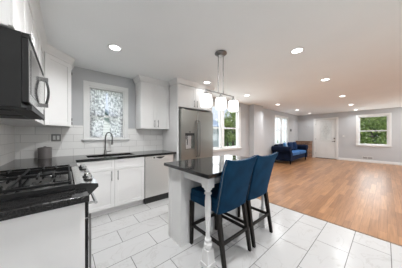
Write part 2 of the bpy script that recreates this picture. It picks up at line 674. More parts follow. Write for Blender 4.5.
def base_y(name, y, s, x0, x1):
    bm = NB()
    prism(bm, [(0, 0), (0.014, 0), (0.014, 0.085), (0.008, 0.105), (0, 0.11)], lambda p, q, t: (t, y + s * p, q), x0, x1)
    struct(P(name, bm, 'trim', smooth=0))


def base_x(name, x, s, y0, y1):
    bm = NB()
    prism(bm, [(0, 0), (0.014, 0), (0.014, 0.085), (0.008, 0.105), (0, 0.11)], lambda p, q, t: (x + s * p, t, q), y0, y1)
    struct(P(name, bm, 'trim', smooth=0))


base_y('baseboard_back', YB, -1, 2.78, 5.44)
base_y('baseboard_back', YB, -1, 6.12, XR - 0.36)
base_y('baseboard_pier', 3.25, -1, 5.44, 6.12)
base_x('baseboard_right', XR, -1, YF, DR[0] - 0.08)
base_x('baseboard_right', XR, -1, DR[1] + 0.08, 2.70)
base_y('baseboard_front', YF, 1, 3.5, XR)


# windows -----------------------------------------------------------------
def window(n, axis, pos, out, a0, a1, z0, z1, units, apron=0.0, rail_z=None, glassless=False):
    """axis 'y': wall plane y=pos, a = x.  axis 'x': plane x=pos, a = y. out = +1/-1 outward"""
    def B(bm, u0, u1, d0, d1, zz0, zz1):
        lo, hi = sorted((pos + out * d0, pos + out * d1))
        if axis == 'y':
            box(bm, u0, u1, lo, hi, zz0, zz1)
        else:
            box(bm, lo, hi, u0, u1, zz0, zz1)
    c = ((a0 + a1) / 2, pos, z0) if axis == 'y' else (pos, (a0 + a1) / 2, z0)
    root = T('window_%d' % n, c, kind='structure')
    bm = NB()
    B(bm, a0 - CAS, a0, -0.018, 0, z0, z1 + CAS)
    B(bm, a1, a1 + CAS, -0.018, 0, z0, z1 + CAS)
    B(bm, a0, a1, -0.018, 0, z1, z1 + CAS)
    P('casing', bm, 'trim', root, bevel=0.003, seg=1)
    bm = NB()
    B(bm, a0 - CAS - 0.02, a1 + CAS + 0.02, -0.05, 0.0, z0 - 0.025, z0)
    B(bm, a0 - CAS, a1 + CAS, -0.016, 0.0, z0 - 0.025 - 0.045, z0 - 0.025)
    P('window_sill', bm, 'trim', root, bevel=0.003, seg=1)
    bm = NB()
    B(bm, a0, a0 + 0.02, 0, 0.13, z0, z1)
    B(bm, a1 - 0.02, a1, 0, 0.13, z0, z1)
    B(bm, a0 + 0.02, a1 - 0.02, 0, 0.13, z1 - 0.02, z1)
    B(bm, a0 + 0.02, a1 - 0.02, 0, 0.13, z0, z0 + 0.02)
    w = (a1 - a0 - 0.04)
    mu = 0.10
    for k in range(1, units):
        m_ = a0 + 0.02 + w * k / units
        B(bm, m_ - mu / 2, m_ + mu / 2, -0.012, 0.13, z0 + 0.02, z1 - 0.02)
    P('window_frame', bm, 'trim', root)
    zm = rail_z or (z0 + z1) / 2
    for k in range(units):
        u0 = a0 + 0.02 + w * k / units + (mu / 2 if k > 0 else 0)
        u1 = a0 + 0.02 + w * (k + 1) / units - (mu / 2 if k < units - 1 else 0)
        for (d0, d1, b0, b1, nm) in ((0.075, 0.105, zm - 0.02, z1 - 0.02, 'upper_sash'), (0.04, 0.07, z0 + 0.02, zm + 0.02, 'lower_sash')):
            bm = NB()
            s = 0.038
            B(bm, u0, u0 + s, d0, d1, b0, b1)
            B(bm, u1 - s, u1, d0, d1, b0, b1)
            B(bm, u0 + s, u1 - s, d0, d1, b1 - s, b1)
            B(bm, u0 + s, u1 - s, d0, d1, b0, b0 + s * 1.1)
            sash = P(nm, bm, 'trim', root)
            bm = NB()
            B(bm, u0 + s, u1 - s, (d0 + d1) / 2 - 0.002, (d0 + d1) / 2 + 0.002, b0 + s, b1 - s)
            P('pane', bm, 'glass', sash)
    return root


window(1, 'y', YB, 1, *W1, 1, rail_z=1.62)
window(2, 'y', YB, 1, *W2, 2, rail_z=1.50)
window(3, 'y', YB, 1, *W3, 2, rail_z=1.50)
window(4, 'x', XR, 1, W4[0], W4[1], W4[2], W4[3], 1, rail_z=1.46)
window(5, 'y', YF, -1, *WF2, 2)  # unseen front window, added as a daylight opening

# front door ------------------------------------------------------------------
droot = T('door_1', (XR, (DR[0] + DR[1]) / 2, 0), kind='structure')
bm = NB()
box(bm, XR - 0.018, XR, DR[0] - CAS, DR[0], 0, DR[3] + CAS)
box(bm, XR - 0.018, XR, DR[1], DR[1] + CAS, 0, DR[3] + CAS)
box(bm, XR - 0.018, XR, DR[0], DR[1], DR[3], DR[3] + CAS)
box(bm, XR, XR + TH, DR[0], DR[0] + 0.015, 0, DR[3])
box(bm, XR, XR + TH, DR[1] - 0.015, DR[1], 0, DR[3])
box(bm, XR, XR + TH, DR[0], DR[1], DR[3] - 0.015, DR[3])
P('door_casing', bm, 'trim', droot, bevel=0.003, seg=1)
bm = NB()
y0, y1 = DR[0] + 0.018, DR[1] - 0.018
g0, g1, gz0, gz1 = 1.87, 2.33, 0.99, 1.98
xd0, xd1 = XR + 0.03, XR + 0.075
box(bm, xd0, xd1, y0, g0, 0.02, DR[3] - 0.02)
box(bm, xd0, xd1, g1, y1, 0.02, DR[3] - 0.02)
box(bm, xd0, xd1, g0, g1, 0.02, gz0)
box(bm, xd0, xd1, g0, g1, gz1, DR[3] - 0.02)
for a, b in ((1.74, 2.07), (2.13, 2.46)):          # raised lower panels
    box(bm, xd0 - 0.006, xd0, a, b, 0.22, 0.85)
slab = P('door_slab', bm, 'door', droot, bevel=0.002, seg=1)
bm = NB()
for (a, b, c, d) in ((g0 - 0.03, g0, gz0 - 0.03, gz1 + 0.03), (g1, g1 + 0.03, gz0 - 0.03, gz1 + 0.03), (g0, g1, gz0 - 0.03, gz0), (g0, g1, gz1, gz1 + 0.03)):
    box(bm, xd0 - 0.01, xd0, a, b, c, d)
P('glass_frame', bm, 'door', slab)
M['frost'] = mat('frosted_glass', (0.9, 0.9, 0.88), 0.5)
nt_, b_ = nodes(M['frost'])
b_.inputs['Transmission Weight'].default_value = 0.35
noise_mix(M['frost'], (0.80, 0.80, 0.79), (0.90, 0.90, 0.88), 12)
bm = NB()
box(bm, xd0 + 0.015, xd0 + 0.025, g0, g1, gz0, gz1)
pane = P('leaded_pane', bm, 'frost', slab)
bm = NB()
gc = (g0 + g1) / 2
for r_ in ((0.12, 0.3), (0.07, 0.18)):
    pts = [(xd0 + 0.013, gc + r_[0] * math.cos(t), 1.485 + r_[1] * math.sin(t)) for t in [2 * PI * i / 24 for i in range(25)]]
    tube(bm, pts, 0.0018, 6)
tube(bm, [(xd0 + 0.013, gc, gz0), (xd0 + 0.013, gc, gz1)], 0.003, 6)
tube(bm, [(xd0 + 0.013, g0, 1.485), (xd0 + 0.013, g1, 1.485)], 0.003, 6)
P('leading', bm, 'nickel', pane)
bm = NB()
tube(bm, [(xd0, 1.74, 0.93), (xd0 - 0.02, 1.74, 0.93)], 0.027, 14)
tube(bm, [(xd0 - 0.02, 1.74, 0.93), (xd0 - 0.045, 1.74, 0.93)], 0.01, 10)
tube(bm, [(xd0 - 0.045, 1.735, 0.93), (xd0 - 0.05, 1.76, 0.93), (xd0 - 0.05, 1.84, 0.93)], 0.011, 10)
tag(P('door_handle', bm, 'black', droot), 'black lever handle')
bm = NB()
tube(bm, [(xd0, 1.74, 1.09), (xd0 - 0.022, 1.74, 1.09)], 0.029, 14)
box(bm, xd0 - 0.035, xd0 - 0.022, 1.733, 1.747, 1.075, 1.105)
tag(P('deadbolt', bm, 'black', droot), 'black deadbolt')
for z in (0.25, 1.05, 1.87):
    bm = NB()
    box(bm, XR + 0.005, XR + 0.03, y1 - 0.004, y1 + 0.006, z - 0.045, z + 0.045)
    P('hinge', bm, 'nickel', droot)
bm = NB()
box(bm, XR - 0.03, XR + TH, DR[0] + 0.016, DR[1] - 0.016, 0, 0.018)
tag(P('threshold', bm, 'black', droot), 'dark metal threshold')

# unseen patio door, added behind the viewer to let daylight in
pr = T('door_2', (2.0, YF, 0), kind='structure')
bm = NB()
for a in (WF1[0], 1.965, WF1[1] - 0.07):
    box(bm, a, a + 0.07, YF - 0.1, YF - 0.03, 0, WF1[3])
box(bm, WF1[0], WF1[1], YF - 0.1, YF - 0.03, WF1[3] - 0.07, WF1[3])
box(bm, WF1[0], WF1[1], YF - 0.1, YF - 0.03, 0, 0.05)
P('door_frame', bm, 'trim', pr)


# ------------------------------------------------------------------ countertops
Yc = 2.82        # front edge of back run
Xc = 0.105       # front edge of left run
CT0, CT1 = 0.875, 0.912
SK = (0.26, 0.96, 2.93, 3.30)   # sink opening
bm = NB()
box(bm, XL + 0.009, Xc, 2.075, Yc, CT0, CT1)
box(bm, XL + 0.009, SK[0], Yc, YB - 0.009, CT0, CT1)
box(bm, SK[0], SK[1], Yc, SK[2], CT0, CT1)
box(bm, SK[0], SK[1], SK[3], YB - 0.009, CT0, CT1)
box(bm, SK[1], 1.745, Yc, YB - 0.009, CT0, CT1)
bmesh.ops.remove_doubles(bm, verts=bm.verts, dist=0.0001)
o = P('countertop', bm, 'granite', smooth=0)
tag(o, 'L-shaped black granite countertop running under the sink window', 'countertop')
bm = NB()
box(bm, XL + 0.009, Xc, 1.115, 1.293, CT0, CT1)
o = P('countertop', bm, 'granite', bevel=0.003)
tag(o, 'short strip of black granite countertop on the near side of the range', 'countertop')

# ------------------------------------------------------------------ base cabinets
FX = 0.067      # carcass front of left run
FY = 2.855      # carcass front of back run


def kick_y(parent, x0, x1):
    bm = NB()
    box(bm, x0, x1, FY + 0.06, FY + 0.075, 0.0, 0.1)
    tag(P('toe_kick', bm, 'cab', parent), None)


r = T('base_cabinet', (XL + 0.3, 1.2, 0), 'narrow white base cabinet with plain end panel, nearest beside the range', 'cabinet', 'white base cabinets')
bm = NB()
box(bm, XL + 0.003, FX, 1.155, 1.288, 0.1, CT0 - 0.001)
P('body', bm, 'cab', r)
bm = NB()
box(bm, XL + 0.003, FX, 1.137, 1.155, 0.0, CT0 - 0.001)
P('end_panel', bm, 'cab', r, bevel=0.001, seg=1)
bm = NB()
box(bm, XL + 0.05, FX - 0.06, 1.156, 1.288, 0, 0.099)
P('toe_kick', bm, 'dark_kick', r)
Tl = frame_T(FX, 1.14, PI / 2)      # local x -> +Y, out -> +X
shaker(r, Tl, 0.0, 0.148, 0.105, CT0 - 0.006, rail=0.03, handle=('v', 0.035, 0.60), hl=0.36)

r = T('base_cabinet', (XL + 0.3, 2.46, 0), 'white corner base cabinet beyond the range, under the counter corner', 'cabinet', 'white base cabinets')
bm = NB()
box(bm, XL + 0.003, FX, 2.08, 2.853, 0.1, CT0 - 0.001)
box(bm, XL + 0.003, FX, 2.853, YB - 0.003, 0.1, CT0 - 0.001)
box(bm, FX, 0.105, FY, FY + 0.02, 0.1, CT0 - 0.001)
P('body', bm, 'cab', r)
bm = NB()
box(bm, XL + 0.05, FX - 0.06, 2.08, 2.9, 0, 0.099)
P('toe_kick', bm, 'cab', r)
Tl = frame_T(FX, 2.08, PI / 2)
shaker(r, Tl, 0.0, 0.50, 0.105, 0.70, handle=('v', 0.06, 0.60))
shaker(r, Tl, 0.0, 0.50, 0.705, CT0 - 0.006, name='drawer', rail=0.04, handle=('h', 0.25, 0.79))

r = T('base_cabinet', (0.6, 3.1, 0), 'white sink base cabinet with two doors below the window', 'cabinet', 'white base cabinets')
bm = NB()
sb0, sb1 = 0.108, 1.085
box(bm, sb0, sb0 + 0.018, FY, YB - 0.003, 0.1, CT0 - 0.001)
box(bm, sb1 - 0.018, sb1, FY, YB - 0.003, 0.1, CT0 - 0.001)
box(bm, sb0 + 0.018, sb1 - 0.018, FY, YB - 0.003, 0.1, 0.118)
box(bm, sb0 + 0.018, sb1 - 0.018, YB - 0.02, YB - 0.003, 0.118, CT0 - 0.001)
box(bm, sb0 + 0.018, sb1 - 0.018, FY, FY + 0.018, 0.118, CT0 - 0.001)
P('body', bm, 'cab', r)
kick_y(r, sb0, sb1)
Tb = frame_T(0, FY, 0)
mid = 0.60
shaker(r, Tb, sb0 + 0.002, mid, 0.105, 0.70, handle=('v', mid - 0.045, 0.615), hl=0.15)
shaker(r, Tb, mid, sb1 - 0.002, 0.105, 0.70, handle=('v', mid + 0.045, 0.615), hl=0.15)
shaker(r, Tb, sb0 + 0.002, mid, 0.705, CT0 - 0.006, name='drawer_front', rail=0.04)
shaker(r, Tb, mid, sb1 - 0.002, 0.705, CT0 - 0.006, name='drawer_front', rail=0.04)

# dishwasher ---------------------------------------------------------------------
r = T('dishwasher', (1.39, 3.1, 0), 'stainless steel dishwasher between sink cabinet and tall refrigerator panel', 'dishwasher')
bm = NB()
box(bm, 1.095, 1.685, FY + 0.01, YB - 0.01, 0.1, CT0 - 0.002)
P('body', bm, 'grey_plastic', r)
bm = NB()
box(bm, 1.097, 1.683, FY - 0.022, FY + 0.008, 0.115, 0.775)
P('door', bm, 'dw_steel', r, bevel=0.004)
bm = NB()
box(bm, 1.097, 1.683, FY - 0.022, FY + 0.008, 0.778, CT0 - 0.008)
cp = P('control_panel', bm, 'dw_steel', r, bevel=0.004)
bm = NB()
pts = []
for i in range(13):
    t = i / 12
    pts.append((1.39 - 0.085 + 0.17 * t, 0.84 - 0.028 * math.sin(PI * t)))
poly = pts + [(1.39 + 0.085, 0.848), (1.39 - 0.085, 0.848)]
prism(bm, poly, lambda p, q, t: (p, t, q), FY - 0.030, FY - 0.0225)
tag(P('pocket_handle', bm, 'black', cp), 'black curved pocket handle')
bm = NB()
box(bm, 1.255, 1.28, FY - 0.0235, FY - 0.0225, 0.825, 0.85)
P('badge', bm, 'black', cp)
bm = NB()
for i in range(5):
    box(bm, 1.13 + i * 0.02, 1.142 + i * 0.02, FY - 0.0235, FY - 0.0225, 0.835, 0.842)
P('button_row', bm, 'grey_plastic', cp)
bm = NB()
box(bm, 1.097, 1.683, FY - 0.005, FY + 0.05, 0.0, 0.1)
tag(P('toe_kick', bm, 'dark_kick', r), 'black toe kick')

# sink and faucet ------------------------------------------------------------------
r = T('sink', (0.61, 3.11, 0.70), 'undermount stainless sink set in the black countertop below the window', 'sink')
bm = NB()
t = 0.006
a, b, c, d = SK
z0, z1 = 0.69, CT0 - 0.001
box(bm, a - t, b + t, c - t, d + t, z0 - t, z0)
box(bm, a - t, a, c - t, d + t, z0, z1)
box(bm, b, b + t, c - t, d + t, z0, z1)
box(bm, a, b, c - t, c, z0, z1)
box(bm, a, b, d, d + t, z0, z1)
P('basin', bm, 'sinkmat', r)
bm = NB()
lathe(bm, 0.61, 3.13, [(0.04, 0.691), (0.04, 0.694), (0.02, 0.695)], 20)
P('drain', bm, 'chrome', r)
bm = NB()
box(bm, 0.602, 0.618, 2.932, 3.298, 0.692, 0.86)
P('divider', bm, 'sinkmat', r, bevel=0.004)

r = T('faucet', (0.56, 3.37, CT1), 'tall gooseneck chrome faucet on the counter behind the sink', 'faucet')
bm = NB()
lathe(bm, 0.56, 3.37, [(0.028, CT1), (0.028, CT1 + 0.008), (0.020, CT1 + 0.02), (0.018, CT1 + 0.07), (0.013, CT1 + 0.085)], 18)
P('base', bm, 'nickel', r)
bm = NB()
pts = [(0.56, 3.37, 0.99), (0.56, 3.37, 1.21)]
for i in range(1, 13):
    an = PI * i / 12 * 1.08
    q_ = 0.085 - 0.085 * math.cos(an)
    pts.append((0.56 + q_ * 0.5, 3.37 - q_ * 0.87, 1.21 + 0.10 * math.sin(an)))
pts.append((0.643, 3.226, 1.13))
tube(bm, pts, 0.011, 12)
P('spout', bm, 'nickel', r)
bm = NB()
tube(bm, [(0.643, 3.226, 1.15), (0.643, 3.225, 1.09)], [0.014, 0.017], 12)
P('spray_head', bm, 'nickel', r)
bm = NB()
tube(bm, [(0.572, 3.365, 0.95), (0.60, 3.355, 0.955), (0.65, 3.33, 0.965)], [0.010, 0.008, 0.006], 10)
P('lever_handle', bm, 'nickel', r)

# canister -----------------------------------------------------------------------
r = T('canister', (-0.235, 3.34, CT1), 'grey metal canister standing in the countertop corner', 'canister')
bm = NB()
lathe(bm, -0.235, 3.34, [(0.074, CT1), (0.078, CT1 + 0.01), (0.078, CT1 + 0.145)], 28)
P('body', bm, 'canister', r)
bm = NB()
lathe(bm, -0.235, 3.34, [(0.080, CT1 + 0.146), (0.080, CT1 + 0.156), (0.06, CT1 + 0.166), (0.0155, CT1 + 0.168), (0.0155, CT1 + 0.176), (0.012, CT1 + 0.18)], 28)
P('lid', bm, 'canister', r)


# outlets and switches ------------------------------------------------------------
def plate_y(name, label, cat, x, z, y, s=-1, wdt=0.115, hgt=0.115, gang=2, m='plastic'):
    r = T(name, (x, y, z - hgt / 2), label, cat)
    bm = NB()
    lo, hi = sorted((y, y + s * 0.007))
    box(bm, x - wdt / 2, x + wdt / 2, lo, hi, z - hgt / 2, z + hgt / 2)
    P('cover_plate', bm, m, r, bevel=0.002)
    for k in range(gang):
        cx = x + (k - (gang - 1) / 2) * 0.046
        bm = NB()
        lo, hi = sorted((y + s * 0.0072, y + s * 0.011))
        box(bm, cx - 0.016, cx + 0.016, lo, hi, z - 0.033, z + 0.033)
        P('rocker', bm, 'trim', r, bevel=0.001, seg=1)
    return r


plate_y('outlet', 'square metal outlet plate on white tile under corner cabinet', 'outlet', -0.115, 1.22, YB - ST, m='nickel')

bm_lab = 'small white switch plate on grey wall between front door and window'
r = T('light_switch', (XR, 1.43, 1.17), bm_lab, 'light switch')
bm = NB()
box(bm, XR - 0.006, XR, 1.32, 1.43, 1.16, 1.275)
P('cover_plate', bm, 'plastic', r, bevel=0.002)
bm = NB()
box(bm, XR - 0.011, XR - 0.0065, 1.362, 1.39, 1.185, 1.25)
P('rocker', bm, 'trim', r)

r = T('wall_register', (XR - 0.02, 0.6, 0.15), 'white vent register with two dark grilles on wall under far window', 'vent')
bm = NB()
box(bm, XR - 0.012, XR, 0.36, 0.72, 0.135, 0.27)
P('frame', bm, 'plastic', r, bevel=0.003)
for a in (0.385, 0.55):
    bm = NB()
    box(bm, XR - 0.014, XR - 0.0125, a, a + 0.145, 0.16, 0.245)
    for i in range(6):
        box(bm, XR - 0.017, XR - 0.0142, a + 0.01 + i * 0.023, a + 0.018 + i * 0.023, 0.165, 0.24)
    tag(P('grille', bm, 'grey_plastic', r), 'dark slotted grille')

r = T('intercom', (9.62, YB, 1.46), 'small black wall intercom panel on grey wall beside living room windows', 'intercom')
bm = NB()
box(bm, 9.53, 9.67, YB - 0.022, YB, 1.47, 1.60)
P('housing', bm, 'black', r, bevel=0.004)
bm = NB()
box(bm, 9.55, 9.65, YB - 0.0235, YB - 0.0222, 1.52, 1.585)
P('screen', bm, 'black_gloss', r)

bm = NB()
box(bm, XR - 0.014, XR, 2.82, 3.18, 1.73, 1.76)
r = T('coat_hook_rail', (XR, 3.0, 1.73), 'faint white coat hook rail on far wall left of front door', 'coat hooks')
P('rail', bm, 'wall', r)
for y in (2.88, 3.0, 3.12):
    bm = NB()
    tube(bm, [(XR - 0.014, y, 1.745), (XR - 0.04, y, 1.735), (XR - 0.045, y, 1.76)], 0.006, 8)
    P('hook', bm, 'nickel', r)

# ------------------------------------------------------------------ upper cabinets
UZ0, UZ1 = 1.39, 2.335


def crown_prof():
    return [(0, 0), (0.012, 0), (0.016, 0.018), (0.024, 0.03), (0.044, 0.07), (0.050, 0.084), (0.054, 0.098), (0, 0.098)]


def crown(bm, path, z):
    """path: list of 2-D points, profile goes out to the right-hand side of travel; mitred"""
    prof = crown_prof()
    n = len(path)
    rings = []
    for i, p in enumerate(path):
        p = Vector(p)
        dirs = []
        if i > 0:
            dirs.append((p - Vector(path[i - 1])).normalized())
        if i < n - 1:
            dirs.append((Vector(path[i + 1]) - p).normalized())
        ns = [Vector((d.y, -d.x)) for d in dirs]
        m_ = sum(ns, Vector((0, 0))).normalized()
        k = 1 / max(0.3, m_.dot(ns[0]))
        rings.append([bm.verts.new((p.x + m_.x * q * k, p.y + m_.y * q * k, z + h)) for q, h in prof])
    L = len(prof)
    for i in range(n - 1):
        for a in range(L):
            b = (a + 1) % L
            bm.faces.new((rings[i][a], rings[i][b], rings[i + 1][b], rings[i + 1][a]))
    bm.faces.new(rings[0][::-1])
    bm.faces.new(rings[-1])


# over the microwave
ux = -0.23
r = T('wall_cabinet', (-0.4, 1.68, 1.83), 'white wall cabinet mounted above the microwave', 'cabinet', 'white wall cabinets')
bm = NB()
box(bm, XL + 0.003, ux, 1.285, 2.072, 1.835, UZ1)
P('body', bm, 'cab', r)
Tl = frame_T(ux, 1.285, PI / 2)
shaker(r, Tl, 0.0, 0.393, 1.84, UZ1 - 0.002, handle=('v', 0.35, 1.93), hl=0.12)
shaker(r, Tl, 0.393, 0.785, 1.84, UZ1 - 0.002, handle=('v', 0.436, 1.93), hl=0.12)
bm = NB()
crown(bm, [(ux - 0.3, 1.285), (ux, 1.285), (ux, 2.072)], UZ1 + 0.003)
P('crown', bm, 'cab', r)
# filler between it and the corner cabinet, full height
r = T('wall_cabinet', (-0.4, 2.45, 1.39), 'white wall cabinet between the microwave and the diagonal corner cabinet', 'cabinet', 'white wall cabinets')
bm = NB()
box(bm, XL + 0.003, ux, 2.078, 2.838, UZ0, UZ1)
P('body', bm, 'cab', r)
Tl = frame_T(ux, 2.078, PI / 2)
shaker(r, Tl, 0.0, 0.38, UZ0 + 0.002, UZ1 - 0.002, handle=('v', 0.34, 1.48), hl=0.12)
shaker(r, Tl, 0.38, 0.745, UZ0 + 0.002, UZ1 - 0.002, handle=('v', 0.42, 1.48), hl=0.12)
bm = NB()
crown(bm, [(ux, 2.074), (ux, 2.838)], UZ1 + 0.003)
P('crown', bm, 'cab', r)

# diagonal corner cabinet
r = T('corner_cabinet', (-0.3, 3.2, 1.39), 'white diagonal corner wall cabinet with one tall door left of window', 'cabinet', 'white wall cabinets')
pA = (ux, 2.842)
pB = (0.060, 3.135)
bm = NB()
poly = [(XL + 0.003, 2.842), pA, pB, (0.060, YB - 0.003), (XL + 0.003, YB - 0.003)]
prism(bm, poly, lambda p, q, t: (p, q, t), UZ0, UZ1)
P('body', bm, 'cab', r)
dl = math.hypot(pB[0] - pA[0], pB[1] - pA[1])
Td = frame_T(pA[0], pA[1], math.atan2(pB[1] - pA[1], pB[0] - pA[0]))
dd = shaker(r, Td, 0.02, dl - 0.006, UZ0 + 0.002, UZ1 - 0.002, handle=None, rail=0.06)
for z in (1.44, 1.50, 2.2):
    bm = NB()
    box(bm, dl - 0.006, dl + 0.004, -0.024, -0.001, z - 0.02, z + 0.02, Td)
    P('hinge', bm, 'nickel', r)
bm = NB()
crown(bm, [pA, pB, (0.060, YB - 0.004)], UZ1 + 0.003)
P('crown', bm, 'cab', r)

# upper cabinet right of window
r = T('wall_cabinet', (1.44, 3.3, 1.39), 'white two-door wall cabinet between window and refrigerator', 'cabinet', 'white wall cabinets')
UY = 3.15
bm = NB()
box(bm, 1.125, 1.752, UY, YB - 0.009, UZ0, UZ1)
P('body', bm, 'cab', r)
Tu = frame_T(0, UY, 0)
shaker(r, Tu, 1.127, 1.443, UZ0 + 0.002, UZ1 - 0.002, handle=('v', 1.405, 1.50), hl=0.15)
shaker(r, Tu, 1.443, 1.75, UZ0 + 0.002, UZ1 - 0.002, handle=('v', 1.481, 1.50), hl=0.15)
bm = NB()
crown(bm, [(1.125, YB - 0.01), (1.125, UY), (1.752, UY)], UZ1 + 0.003)
P('crown', bm, 'cab', r)

# refrigerator surround
FRY = 2.79
r = T('refrigerator_cabinet', (2.26, 3.1, 0), 'tall white refrigerator surround with side panels and doors above', 'cabinet')
bm = NB()
box(bm, 1.756, 1.783, FRY, YB - 0.009, 0.0, UZ1)
P('side_panel', bm, 'cab', r)
bm = NB()
box(bm, 2.722, 2.75, FRY, YB - 0.003, 0.0, UZ1)
P('side_panel', bm, 'cab', r)
bm = NB()
box(bm, 1.784, 2.721, FRY + 0.02, YB - 0.003, 1.855, UZ1)
P('body', bm, 'cab', r)
Tf = frame_T(0, FRY + 0.02, 0)
fm = 2.225
shaker(r, Tf, 1.786, fm, 1.86, UZ1 - 0.002, handle=('v', fm - 0.04, 1.96), hl=0.15)
shaker(r, Tf, fm, 2.719, 1.86, UZ1 - 0.002, handle=('v', fm + 0.04, 1.96), hl=0.15)
bm = NB()
crown(bm, [(1.756, UY - 0.07), (1.756, FRY), (2.75, FRY), (2.75, YB - 0.004)], UZ1 + 0.003)
P('crown', bm, 'cab', r)

# refrigerator -----------------------------------------------------------------
r = T('refrigerator', (2.25, 3.1, 0), 'stainless french-door refrigerator with water dispenser and freezer drawer', 'refrigerator')
fx0, fx1 = 1.792, 2.713
bm = NB()
box(bm, fx0 + 0.005, fx1 - 0.005, 2.80, 3.42, 0.02, 1.785)
P('body', bm, 'black', r)
fyf = 2.715
bm = NB()
DX0, DX1, DZ0, DZ1 = 1.90, 2.13, 0.97, 1.25
x0, x1 = fx0, fm - 0.003
y0, y1 = fyf, 2.795
z0, z1 = 0.70, 1.80
for (a, b, c, d) in ((x0, DX0, z0, z1), (DX1, x1, z0, z1), (DX0, DX1, z0, DZ0), (DX0, DX1, DZ1, z1)):
    box(bm, a, b, y0, y1, c, d)
box(bm, DX0, DX1, y1 - 0.02, y1, DZ0, DZ1)
bmesh.ops.remove_doubles(bm, verts=bm.verts, dist=1e-5)
ld = P('door', bm, 'fridge_steel', r, smooth=0)
bm = NB()
box(bm, DX0 - 0.006, DX1 + 0.006, y0 - 0.004, y0, DZ1, DZ1 + 0.055)
box(bm, DX0 - 0.006, DX0, y0 - 0.004, y0, DZ0 - 0.006, DZ1)
box(bm, DX1, DX1 + 0.006, y0 - 0.004, y0, DZ0 - 0.006, DZ1)
box(bm, DX0, DX1, y0 - 0.004, y0, DZ0 - 0.006, DZ0)
dsp = P('water_dispenser', bm, 'black', ld)
bm = NB()
box(bm, DX0 + 0.002, DX1 - 0.002, y1 - 0.026, y1 - 0.021, DZ0 + 0.002, DZ1 - 0.002)
P('dispenser_back', bm, 'steel_bright', ld)
bm = NB()
box(bm, 1.97, 2.06, y0 + 0.01, y0 + 0.045, 1.17, DZ1 - 0.002)
box(bm, 1.985, 2.045, y0 + 0.03, y0 + 0.04, 1.05, 1.17)
P('dispenser_paddle', bm, 'steel_bright', ld)
bm = NB()
tube(bm, [(2.015, fyf - 0.001, 1.33), (2.015, fyf - 0.003, 1.33)], 0.016, 16)
P('badge', bm, 'black', ld)
bm = NB()
box(bm, fm + 0.003, fx1, fyf, 2.795, 0.70, 1.80)
rd = P('door', bm, 'fridge_steel', r, bevel=0.012, seg=3)
for dx, dparent in ((-0.035, ld), (0.035, rd)):
    bm = NB()
    hx = fm + dx
    tube(bm, [(hx, fyf, 0.79), (hx, fyf - 0.045, 0.81), (hx, fyf - 0.05, 0.9), (hx, fyf - 0.05, 1.47), (hx, fyf - 0.045, 1.56), (hx, fyf, 1.58)], 0.012, 12)
    P('handle', bm, 'nickel', dparent)
bm = NB()
box(bm, fx0, fx1, fyf, 2.795, 0.08, 0.69)
fz = P('freezer_drawer', bm, 'fridge_steel', r, bevel=0.008, seg=2)
bm = NB()
tube(bm, [(fx0 + 0.08, fyf, 0.62), (fx0 + 0.1, fyf - 0.05, 0.62), (fx1 - 0.1, fyf - 0.05, 0.62), (fx1 - 0.08, fyf, 0.62)], 0.012, 12)
P('handle', bm, 'nickel', fz)
bm = NB()
box(bm, fx0 + 0.02, fx1 - 0.02, 2.74, 2.80, 0.0, 0.075)
P('base_grille', bm, 'black', r)
for a_ in (fx0 + 0.03, fx1 - 0.12):
    bm = NB()
    box(bm, a_, a_ + 0.09, 2.73, 2.86, 1.80, 1.815)
    P('hinge_cover', bm, 'grey_plastic', r)

# microwave ---------------------------------------------------------------------
r = T('microwave', (-0.35, 1.68, 1.41), 'over-the-range microwave with black side and stainless front', 'microwave')
mx = -0.185
bm = NB()
box(bm, XL + 0.01, mx, 1.30, 2.062, 1.415, 1.828)
P('body', bm, 'black', r)
bm = NB()
box(bm, mx + 0.001, mx + 0.028, 1.30, 2.06, 1.445, 1.80)
dm = P('door', bm, 'black', r, bevel=0.002)
bm = NB()
box(bm, mx + 0.0281, mx + 0.0295, 1.31, 2.055, 1.45, 1.795)
tag(P('door_facing', bm, 'steel_bright', dm), 'polished steel door face')
bm = NB()
box(bm, mx + 0.0296, mx + 0.031, 1.36, 1.72, 1.50, 1.76)
P('door_window', bm, 'black_gloss', dm)
bm = NB()
box(bm, mx + 0.001, mx + 0.03, 1.30, 2.06, 1.803, 1.827)
for i in range(24):
    box(bm, mx + 0.03, mx + 0.033, 1.31 + i * 0.031, 1.33 + i * 0.031, 1.808, 1.822)
P('top_vent', bm, 'black', r)
bm = NB()
hy = 1.95
pts = []
for i in range(13):
    t = i / 12
    pts.append((mx + 0.052 + 0.018 * math.sin(PI * t), hy, 1.52 + 0.23 * t))
tube(bm, pts, 0.009, 10)
tag(P('handle', bm, 'black', dm), 'dark bowed handle')
for z in (1.505, 1.733):
    bm = NB()
    box(bm, mx + 0.0296, mx + 0.068, hy - 0.014, hy + 0.014, z, z + 0.030)
    P('handle_bracket', bm, 'nickel', dm)
bm = NB()
box(bm, XL + 0.03, mx + 0.02, 1.31, 2.05, 1.402, 1.4145)
box(bm, XL + 0.08, mx - 0.05, 1.36, 1.65, 1.397, 1.402)
box(bm, XL + 0.08, mx - 0.05, 1.71, 2.0, 1.397, 1.402)
P('filter_panel', bm, 'black', r)
bm = NB()
box(bm, mx + 0.0225, mx + 0.040, 1.302, 2.058, 1.402, 1.428)
P('bottom_lip', bm, 'black', r)

